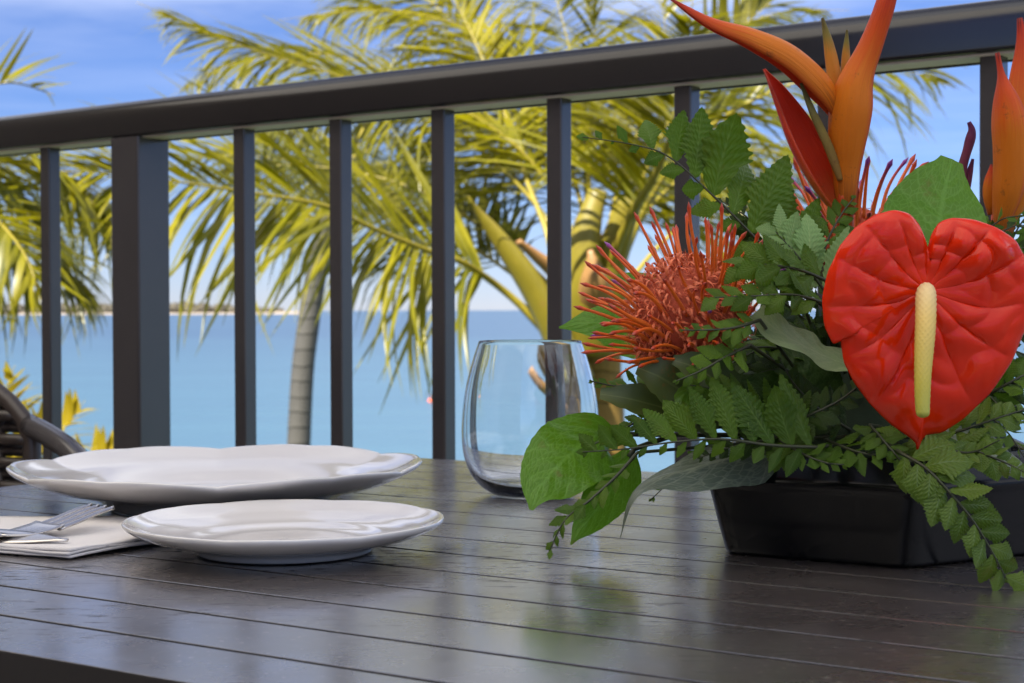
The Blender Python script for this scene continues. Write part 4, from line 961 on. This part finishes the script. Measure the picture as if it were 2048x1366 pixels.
for lb, q, n_, l_, st_ in (('fern frond over the planter rim left of the front corner', [(1560, 880, .735), (1600, 905, .722), (1650, 925, .716), (1700, 930, .714)], 8, 74, 'fern'), ('fern frond lying along the left rim of the planter', [(1600, 860, .75), (1530, 880, .738), (1460, 895, .73), (1400, 915, .728)], 9, 84, 'fern_dark'), ('fern frond under the spathe pointing down to the planter corner', [(1740, 850, .73), (1770, 885, .716), (1800, 920, .708), (1815, 950, .704)], 7, 70, 'fern'),
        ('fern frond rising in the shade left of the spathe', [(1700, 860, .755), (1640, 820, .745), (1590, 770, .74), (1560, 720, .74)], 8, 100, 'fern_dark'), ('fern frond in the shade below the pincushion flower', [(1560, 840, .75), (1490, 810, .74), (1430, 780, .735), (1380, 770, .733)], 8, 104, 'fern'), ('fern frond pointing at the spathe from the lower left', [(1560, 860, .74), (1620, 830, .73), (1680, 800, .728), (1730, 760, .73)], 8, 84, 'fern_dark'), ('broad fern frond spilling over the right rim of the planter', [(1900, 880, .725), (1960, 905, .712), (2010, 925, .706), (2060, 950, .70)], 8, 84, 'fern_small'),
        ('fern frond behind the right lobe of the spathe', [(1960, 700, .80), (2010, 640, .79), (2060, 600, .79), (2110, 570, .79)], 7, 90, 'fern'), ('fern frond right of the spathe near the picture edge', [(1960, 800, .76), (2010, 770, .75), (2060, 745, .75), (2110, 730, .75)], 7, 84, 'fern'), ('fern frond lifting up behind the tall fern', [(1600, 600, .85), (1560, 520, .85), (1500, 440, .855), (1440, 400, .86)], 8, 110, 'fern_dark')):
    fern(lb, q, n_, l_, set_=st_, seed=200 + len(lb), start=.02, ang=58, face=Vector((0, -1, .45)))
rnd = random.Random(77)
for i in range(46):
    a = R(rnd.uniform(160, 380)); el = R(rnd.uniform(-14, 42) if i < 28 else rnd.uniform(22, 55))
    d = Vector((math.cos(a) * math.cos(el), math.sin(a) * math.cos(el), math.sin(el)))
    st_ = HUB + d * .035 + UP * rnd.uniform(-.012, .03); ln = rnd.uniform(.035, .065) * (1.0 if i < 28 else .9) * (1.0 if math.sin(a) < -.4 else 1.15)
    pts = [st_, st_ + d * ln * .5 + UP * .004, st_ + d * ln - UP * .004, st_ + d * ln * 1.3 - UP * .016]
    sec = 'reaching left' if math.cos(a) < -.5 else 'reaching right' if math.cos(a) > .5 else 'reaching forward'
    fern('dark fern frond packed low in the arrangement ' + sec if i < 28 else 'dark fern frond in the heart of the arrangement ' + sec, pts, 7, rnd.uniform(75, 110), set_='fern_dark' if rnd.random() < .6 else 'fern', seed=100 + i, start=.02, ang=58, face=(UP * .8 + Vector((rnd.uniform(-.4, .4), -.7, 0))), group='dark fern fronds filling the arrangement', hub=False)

# ------------------------------------------------------------------ red anthurium
def anthurium():
    d = .695; ctr = (1852, 582)
    out_ = [(1858, 508), (1850, 478), (1836, 450), (1814, 430), (1782, 423), (1744, 433), (1706, 456), (1672, 495), (1648, 545), (1637, 600), (1642, 652), (1662, 688), (1672, 664), (1676, 668), (1684, 722), (1706, 762), (1742, 808), (1790, 850), (1832, 878), (1848, 892), (1852, 912), (1857, 888), (1866, 874), (1900, 870), (1938, 842), (1985, 790), (2028, 722), (2056, 652), (2068, 590), (2060, 530), (2030, 482), (1988, 456), (1946, 442), (1906, 438), (1882, 446), (1868, 470), (1861, 500)]
    # evenly resample the outline
    pts2 = [Vector(((x - ctr[0]) / F * d, -(y - ctr[1]) / F * d, 0)) for x, y in out_]
    loop = pts2 + [pts2[0]]; ln = [0]
    for a, b in zip(loop, loop[1:]): ln.append(ln[-1] + (b - a).length)
    n = 320; ring = []
    j = 0
    for k in range(n):
        s_ = ln[-1] * k / n
        while ln[j + 1] < s_: j += 1
        ring.append(loop[j].lerp(loop[j + 1], (s_ - ln[j]) / (ln[j + 1] - ln[j])))
    for _ in range(3):
        ring = [(ring[i - 1] + ring[i] * 2 + ring[(i + 1) % n]) / 4 if (ring[i] - pts2[20]).length > .004 and (ring[i] - pts2[12]).length > .004 else ring[i] for i in range(n)]
    m = 60; v = []; uv = []; f = []
    ex = Vector((1, .10, 0)).normalized(); ez = Vector((-.02, -.02, 1)).normalized(); nrm = ex.cross(ez) ; nrm = -nrm if nrm.y > 0 else nrm
    org = P(ctr[0], ctr[1], d)
    RM = .07
    veins = [0.0] + [R(q) for q in (17, 41, 68, 97, 127, 152)] + [math.pi]       # angle from the downward rib, each side
    for i in range(m + 1):
        r = i / m
        for k in range(n):
            q = ring[k] * r; rr = q.length
            ang = abs(math.atan2(q.x, -q.y)); side = 1 if q.x > 0 else -1
            wob = .07 * noise.noise(Vector((q.x * 45, q.y * 45, 7.7)))
            bend = max(0, min(math.pi, ang - .42 * (rr / RM) ** 1.2 * math.sin(ang) + wob * math.sin(ang)))      # veins bow towards the tip
            g = min(1, rr / .024)
            sgm = 0
            while sgm < len(veins) - 2 and bend > veins[sgm + 1]: sgm += 1
            u = (bend - veins[sgm]) / (veins[sgm + 1] - veins[sgm])
            pil = max(0, math.sin(math.pi * min(1, max(0, u)))) ** .55
            cell = .42 + .58 * abs(math.sin(rr * (150 + 26 * sgm) + sgm * 1.9 + side * .8 + 2.2 * noise.noise(Vector((q.x * 60, q.y * 60, sgm)))))
            edge = 1 - max(0, (r - .80) / .20) ** 1.5
            z = (.0032 * pil * cell * g * edge) * (.55 + .9 * abs(noise.noise(Vector((q.x * 34 + side, q.y * 34, 2.2)))) * 1.6)
            z += .0024 * noise.noise(Vector((q.x * 44 + side * 5, q.y * 40, 1.3))) * g
            z -= .0011 * math.exp(-(q.x / .0024) ** 2) * g * (1 if q.y < 0 else 0) * (1 - r ** 3)
            z += .016 * (abs(q.x) / .05) ** 2 * .38 - .0030 * r ** 10          # dished, rim turned back
            if q.y > 0: z += .0055 * min(1, q.y / .03) * math.exp(-((abs(q.x) - .020) / .022) ** 2)
            z -= .010 * max(0, -q.y / .07) ** 2
            v.append(org + ex * q.x + ez * q.y + nrm * z); uv.append((k / n, r))
    for i in range(m):
        for k in range(n):
            f.append((i * n + k, i * n + (k + 1) % n, (i + 1) * n + (k + 1) % n, (i + 1) * n + k))
    o = thing('anthurium_flower', org, 'large glossy red heart shaped flower with a yellow spike', 'flower')
    sp = part('spathe', mesh('spathe', v, f, M['spathe'], uv), o)
    md = sp.modifiers.new('thickness', 'SOLIDIFY'); md.thickness = .0008; md.offset = -1
    # spadix with its grid of tiny buds
    a_ = P(1854, 580, d - .004) ; c = curve([P(1853, 576, d - .001), P(1852, 590, d - .010), P(1851, 650, d - .017), P(1846, 740, d - .022), P(1845, 800, d - .024), P(1846, 836, d - .025)], 150)
    v = []; uv = []; f = []; seg = 48
    for i, p in enumerate(c):
        t = i / 150; tn = tang(c, i); x = tn.cross(Vector((0, -1, 0))).normalized(); y = tn.cross(x)
        r = smooth_list([.0022, .0040, .0041, .0040, .0037, .0033, .0030, .0026], t) * (math.sqrt(max(.0, 1 - ((t - .965) / .035) ** 2)) if t > .965 else 1) + .00005
        for k in range(seg):
            a = 2 * math.pi * k / seg
            b = (.5 + .5 * math.cos(a * 12 + t * 150)) * (.5 + .5 * math.cos(a * 12 - t * 150))
            rr = r * (1 + .085 * b ** .7)
            v.append(p + x * (math.cos(a) * rr) + y * (math.sin(a) * rr)); uv.append((k / seg, t))
    for i in range(150):
        for k in range(seg): f.append((i * seg + k, i * seg + (k + 1) % seg, (i + 1) * seg + (k + 1) % seg, (i + 1) * seg + k))
    part('spadix', mesh('spadix', v, f, M['spadix'], uv), o)
    part('stem', tube('stem', curve([org - nrm * .002, org - nrm * .03 - UP * .008, HUB + Vector((.01, -.01, .03)), HUB - UP * .02], 20), .0026, M['stem'], 8), o)
anthurium()

# ------------------------------------------------------------------ orange heliconias
def bract(parent, pts, widths, mat='bract', open_=Vector((0, -1, 0)), depth=.55, arc=205, name='bract', thick=.0006):
    """boat-shaped bract: a folded shell along picture points, half widths in pixels, opening towards open_"""
    c = curve([P(*q) for q in pts], 40); m = 18; v = []; uv = []; f = []
    for i, p in enumerate(c):
        t = i / 40; tn = tang(c, i); op = open_ - tn * open_.dot(tn); op.normalize(); x = tn.cross(op)
        w = smooth_list(widths, t) * lerp_list([q[2] for q in pts], t) / F
        for k in range(m + 1):
            a = R(-arc / 2 + arc * k / m)
            e = abs(a) / R(arc / 2)
            v.append(p + x * (math.sin(a) * w) - op * (math.cos(a) * w * depth - .25 * w * depth) + tn * (.03 * w * math.sin(t * 30 + k))); uv.append((k / m, t))
    W = m + 1
    for i in range(40):
        for k in range(m): a = i * W + k; f.append((a, a + 1, a + W + 1, a + W))
    o = part(name, mesh(name, v, f, [M['bract_inner'], M[mat]], uv), parent)
    md = o.modifiers.new('thickness', 'SOLIDIFY'); md.thickness = thick; md.offset = 0; md.material_offset = 1; md.use_rim = True
    return o
h1 = thing('heliconia_flower', P(1688, 430, .80), 'tall orange bird shaped flower with spreading bracts', 'flower', 'orange bird shaped flowers')
BK = Vector((0, 1, .1))
bract(h1, [(1690, 430, .802), (1688, 330, .800), (1690, 260, .797), (1704, 170, .792), (1738, 90, .787), (1764, 20, .782), (1784, -50, .778)], [20, 26, 32, 41, 47, 49, 41, 31, 26, 23, 21, 13], open_=Vector((1, .30, .2)), depth=.85, arc=236)
bract(h1, [(1686, 250, .800), (1650, 186, .798), (1580, 118, .794), (1500, 76, .790), (1420, 46, .786), (1338, -4, .782)], [16, 32, 42, 42, 40, 34, 26, 18, 10, 2], open_=Vector((-.35, .12, -.9)), depth=.8, arc=236)
bract(h1, [(1690, 428, .806), (1655, 370, .806), (1618, 300, .806), (1585, 235, .808), (1555, 180, .81), (1528, 138, .812)], [24, 34, 42, 44, 40, 30, 18, 3], mat='bract_red', open_=Vector((.55, -.75, .35)), depth=.75, arc=190)
bract(h1, [(1672, 215, .803), (1668, 150, .803), (1658, 90, .803), (1645, 36, .803)], [10, 13, 13, 11, 7, 2], mat='floret', open_=BK, depth=.8, arc=300, name='floret')
bract(h1, [(1692, 180, .806), (1692, 120, .806), (1694, 60, .806)], [8, 9, 8, 5, 1], mat='floret', open_=BK, depth=.8, arc=300, name='floret')
bract(h1, [(1682, 360, .796), (1656, 290, .794), (1626, 225, .794), (1602, 166, .794)], [6, 8, 8, 7, 5, 2], mat='floret_green', open_=BK, depth=.8, arc=300, name='floret')
part('stem', tube('stem', curve([P(1692, 380, .80), P(1690, 440, .802), P(1694, 560, .81), HUB + Vector((.0, .02, 0))], 20), lambda t: .0044 - .0012 * t, M['bract'], 10), h1)
h2 = thing('heliconia_flower', P(2005, 470, .84), 'orange bird shaped flower cut by the right edge', 'flower', 'orange bird shaped flowers')
bract(h2, [(1995, 475, .84), (2008, 400, .838), (2016, 320, .835), (2012, 230, .832), (2004, 165, .83), (1994, 106, .83)], [14, 24, 36, 40, 42, 42, 30, 9, 5], open_=Vector((.9, .2, .1)), depth=.8, arc=230)
bract(h2, [(2006, 470, .846), (2030, 300, .85), (2040, 180, .85), (2046, 100, .85), (2040, 36, .85)], [18, 34, 34, 26, 18, 5], open_=BK, depth=.6)
bract(h2, [(2000, 470, .842), (2040, 400, .84), (2080, 310, .84), (2125, 190, .84)], [14, 26, 30, 26, 6], open_=Vector((-.8, .3, .3)), depth=.8, arc=230)
bract(h2, [(1985, 430, .85), (1982, 380, .85), (1990, 330, .85)], [8, 14, 14, 8], open_=BK, depth=.7)
part('stem', tube('stem', curve([P(2000, 430, .842), P(1996, 490, .84), P(1960, 620, .83), HUB + Vector((.03, .01, 0))], 20), lambda t: .0046 - .0012 * t, M['bract'], 10), h2)
h3 = thing('wilted_bud', P(1920, 350, .86), 'curled dark purple bud above the broad leaf', 'flower bud')
bract(h3, [(1915, 400, .86), (1924, 340, .86), (1938, 290, .86), (1944, 262, .86), (1938, 244, .86)], [13, 13, 9, 8, 9, 3], mat='purple', open_=BK, depth=.8, arc=260, name='petal')
bract(h3, [(1925, 400, .862), (1938, 350, .862), (1946, 318, .862)], [10, 9, 6, 2], mat='purple', open_=BK, depth=.8, arc=260, name='petal')
part('stem', tube('stem', curve([P(1918, 380, .86), P(1910, 480, .855), HUB + Vector((.03, .03, 0))], 16), .0018, M['stem_brown'], 6), h3)

# ------------------------------------------------------------------ pincushion flowers
def style_mesh(mat, bend, seed):
    n = 12; seg = 6
    c = [Vector((0, t * (1 - .12 * bend * t), bend * (.22 * math.sin(t * math.pi) - .05 * t * t))) for t in [i / n for i in range(n + 1)]]
    def rad(t):
        if t < .82: return .029 * (1.1 - .5 * t)
        u = (t - .82) / .18; return .0195 + .0130 * math.sin(min(1, u * 1.0) * math.pi) ** .8 if u < 1 else .003
    v, f = tube_data(c, rad, seg, Vector((1, 0, 0)))
    uv = [(0, (i // seg) / n) for i in range(len(v))]
    return mesh('style', v, f, mat, uv)
ST = [style_mesh(M['style'], b, 0) for b in (.15, .35, .55, -.1)]; SP_ = [style_mesh(M['style_purple'], b, 0) for b in (.2, .4)]
def ribbon_curl(c, x, n_, r, w, turns):
    v = []; f = []
    y = n_.cross(x).normalized()
    k = 9
    for i in range(k + 1):
        a = turns * 2 * math.pi * i / k; q = c + n_ * (r * math.sin(a) + r) + y * (r * (1 - math.cos(a)))
        for s_ in (-1, 1): v.append(q + x * (s_ * w * (1 - .7 * i / k)))
    for i in range(k): f.append((i * 2, i * 2 + 1, i * 2 + 3, i * 2 + 2))
    return v, f
def protea(label, ctr, axis, Rp, nst, seed, lenp, purple=.06, curls=230, leaves=True):
    rnd = random.Random(seed); C = P(*ctr); d = ctr[2]; Rm = Rp * d / F; ax = axis.normalized()
    u = ax.cross(Vector((0, 1, .2))).normalized(); w = ax.cross(u)
    o = thing('pincushion_flower', C - ax * Rm * 1.1, label, 'flower', 'pincushion flowers')
    # core dome
    v = []; f = []; nj, nk = 14, 28
    for j in range(nj + 1):
        a = math.pi * .93 * j / nj
        for k in range(nk):
            b = 2 * math.pi * k / nk; r = Rm * .93 * (1 + .05 * noise.noise(Vector((math.cos(b) * 3, math.sin(b) * 3, a * 3))))
            v.append(C + ax * (math.cos(a) * r * .95) + (u * math.cos(b) + w * math.sin(b)) * (math.sin(a) * r * (1 if a < 1.7 else 1 - .3 * (a - 1.7))))
    for j in range(nj):
        for k in range(nk): f.append((j * nk + k, j * nk + (k + 1) % nk, (j + 1) * nk + (k + 1) % nk, (j + 1) * nk + k))
    core = part('core', mesh('core', v, f, M['protea_core']), o)
    vv = []; ff = []
    for i in range(curls):
        a = math.acos(1 - (i + .5) / curls * 1.45); b = i * 2.39996 + rnd.uniform(-.2, .2)
        nn = ax * math.cos(a) + (u * math.cos(b) + w * math.sin(b)) * math.sin(a); x = nn.cross(ax + Vector((rnd.uniform(-.6, .6), rnd.uniform(-.6, .6), rnd.uniform(-.6, .6)))).normalized()
        v, f = ribbon_curl(C + nn * Rm * .92, x, nn, Rm * rnd.uniform(.05, .115), Rm * rnd.uniform(.012, .032), rnd.uniform(.7, 1.25))
        b0 = len(vv); vv += v; ff += [tuple(b0 + q for q in fa) for fa in f]
        for h in range(4):   # fine hairs
            hd = (nn + Vector((rnd.uniform(-.8, .8), rnd.uniform(-.8, .8), rnd.uniform(-.8, .8)))).normalized(); p0 = C + nn * Rm * rnd.uniform(.95, 1.1); b0 = len(vv); s_ = hd.cross(ax).normalized() * Rm * .006
            vv += [p0 - s_, p0 + s_, p0 + hd * Rm * .13]; ff.append((b0, b0 + 1, b0 + 2))
    cu = part('perianth_curls', mesh('perianth_curls', vv, ff, M['curl']), core); cu['kind'] = 'stuff'
    for i in range(nst):
        a = math.acos(1 - (.16 + .84 * (i + .5) / nst) * 1.5); b = i * 2.39996 + rnd.uniform(-.25, .25)
        rad_ = u * math.cos(b) + w * math.sin(b)
        nn = ax * math.cos(a) + rad_ * math.sin(a)
        p = C + nn * Rm * .88
        dr = (nn * .62 + ax * .62 + Vector((rnd.uniform(-.10, .10), rnd.uniform(-.10, .10), rnd.uniform(-.10, .10)))).normalized()
        ln = lenp * d / F * rnd.uniform(.82, 1.1)
        me = rnd.choice(SP_) if rnd.random() < purple else rnd.choice(ST)
        part('style', me, o, frame(p, dr, ax, ln, ln * 1.0, ln))
    part('stem', tube('stem', curve([C - ax * Rm * .6, C - ax * Rm * 1.4, HUB - UP * .01], 14), .0035, M['stem_brown'], 8), o)
    return o, C, Rm, ax
pf, C, Rm, ax = protea('spiky orange pincushion flower on the left of the arrangement', (1378, 640, .775), Vector((-.50, -.42, .80)), 120, 104, 5, 136, purple=.05, curls=520)
pf2, _, _, _ = protea('blurred pincushion flower behind the tall orange bracts', (1705, 500, .90), Vector((.05, .1, 1)), 95, 60, 9, 150, purple=.6, curls=90)
def pleaf(pts, widths, seed, mat='protea_leaf'):
    c = curve([P(*q) for q in pts], 20); v = []; uv = []; f = []; m = 6
    for i, p in enumerate(c):
        t = i / 20; tn = tang(c, i); fc = Vector((0, -1, .5)); fc = (fc - tn * fc.dot(tn)).normalized(); x = tn.cross(fc); w = smooth_list(widths, t) * pts[0][2] / F
        for k in range(m + 1):
            u_ = k / m * 2 - 1; v.append(p + x * u_ * w * (1 + .06 * math.sin(t * 40)) + fc * (.3 * w * u_ * u_ + .05 * w * math.sin(t * 9 + u_ * 3))); uv.append((u_ * .5 + .5, t))
    for i in range(20):
        for k in range(m): a = i * (m + 1) + k; f.append((a, a + 1, a + m + 2, a + m + 1))
    part('leaf', mesh('leaf', v, f, M[mat], uv), pf)
pleaf([(1400, 850, .77), (1340, 820, .768), (1270, 800, .766), (1200, 788, .766)], [34, 40, 38, 28, 12], 1)
pleaf([(1440, 850, .76), (1390, 800, .755), (1330, 760, .752), (1275, 735, .752)], [40, 54, 56, 46, 16], 2)
pleaf([(1460, 800, .75), (1430, 760, .745), (1390, 735, .742), (1345, 720, .742)], [36, 44, 40, 30, 10], 3)
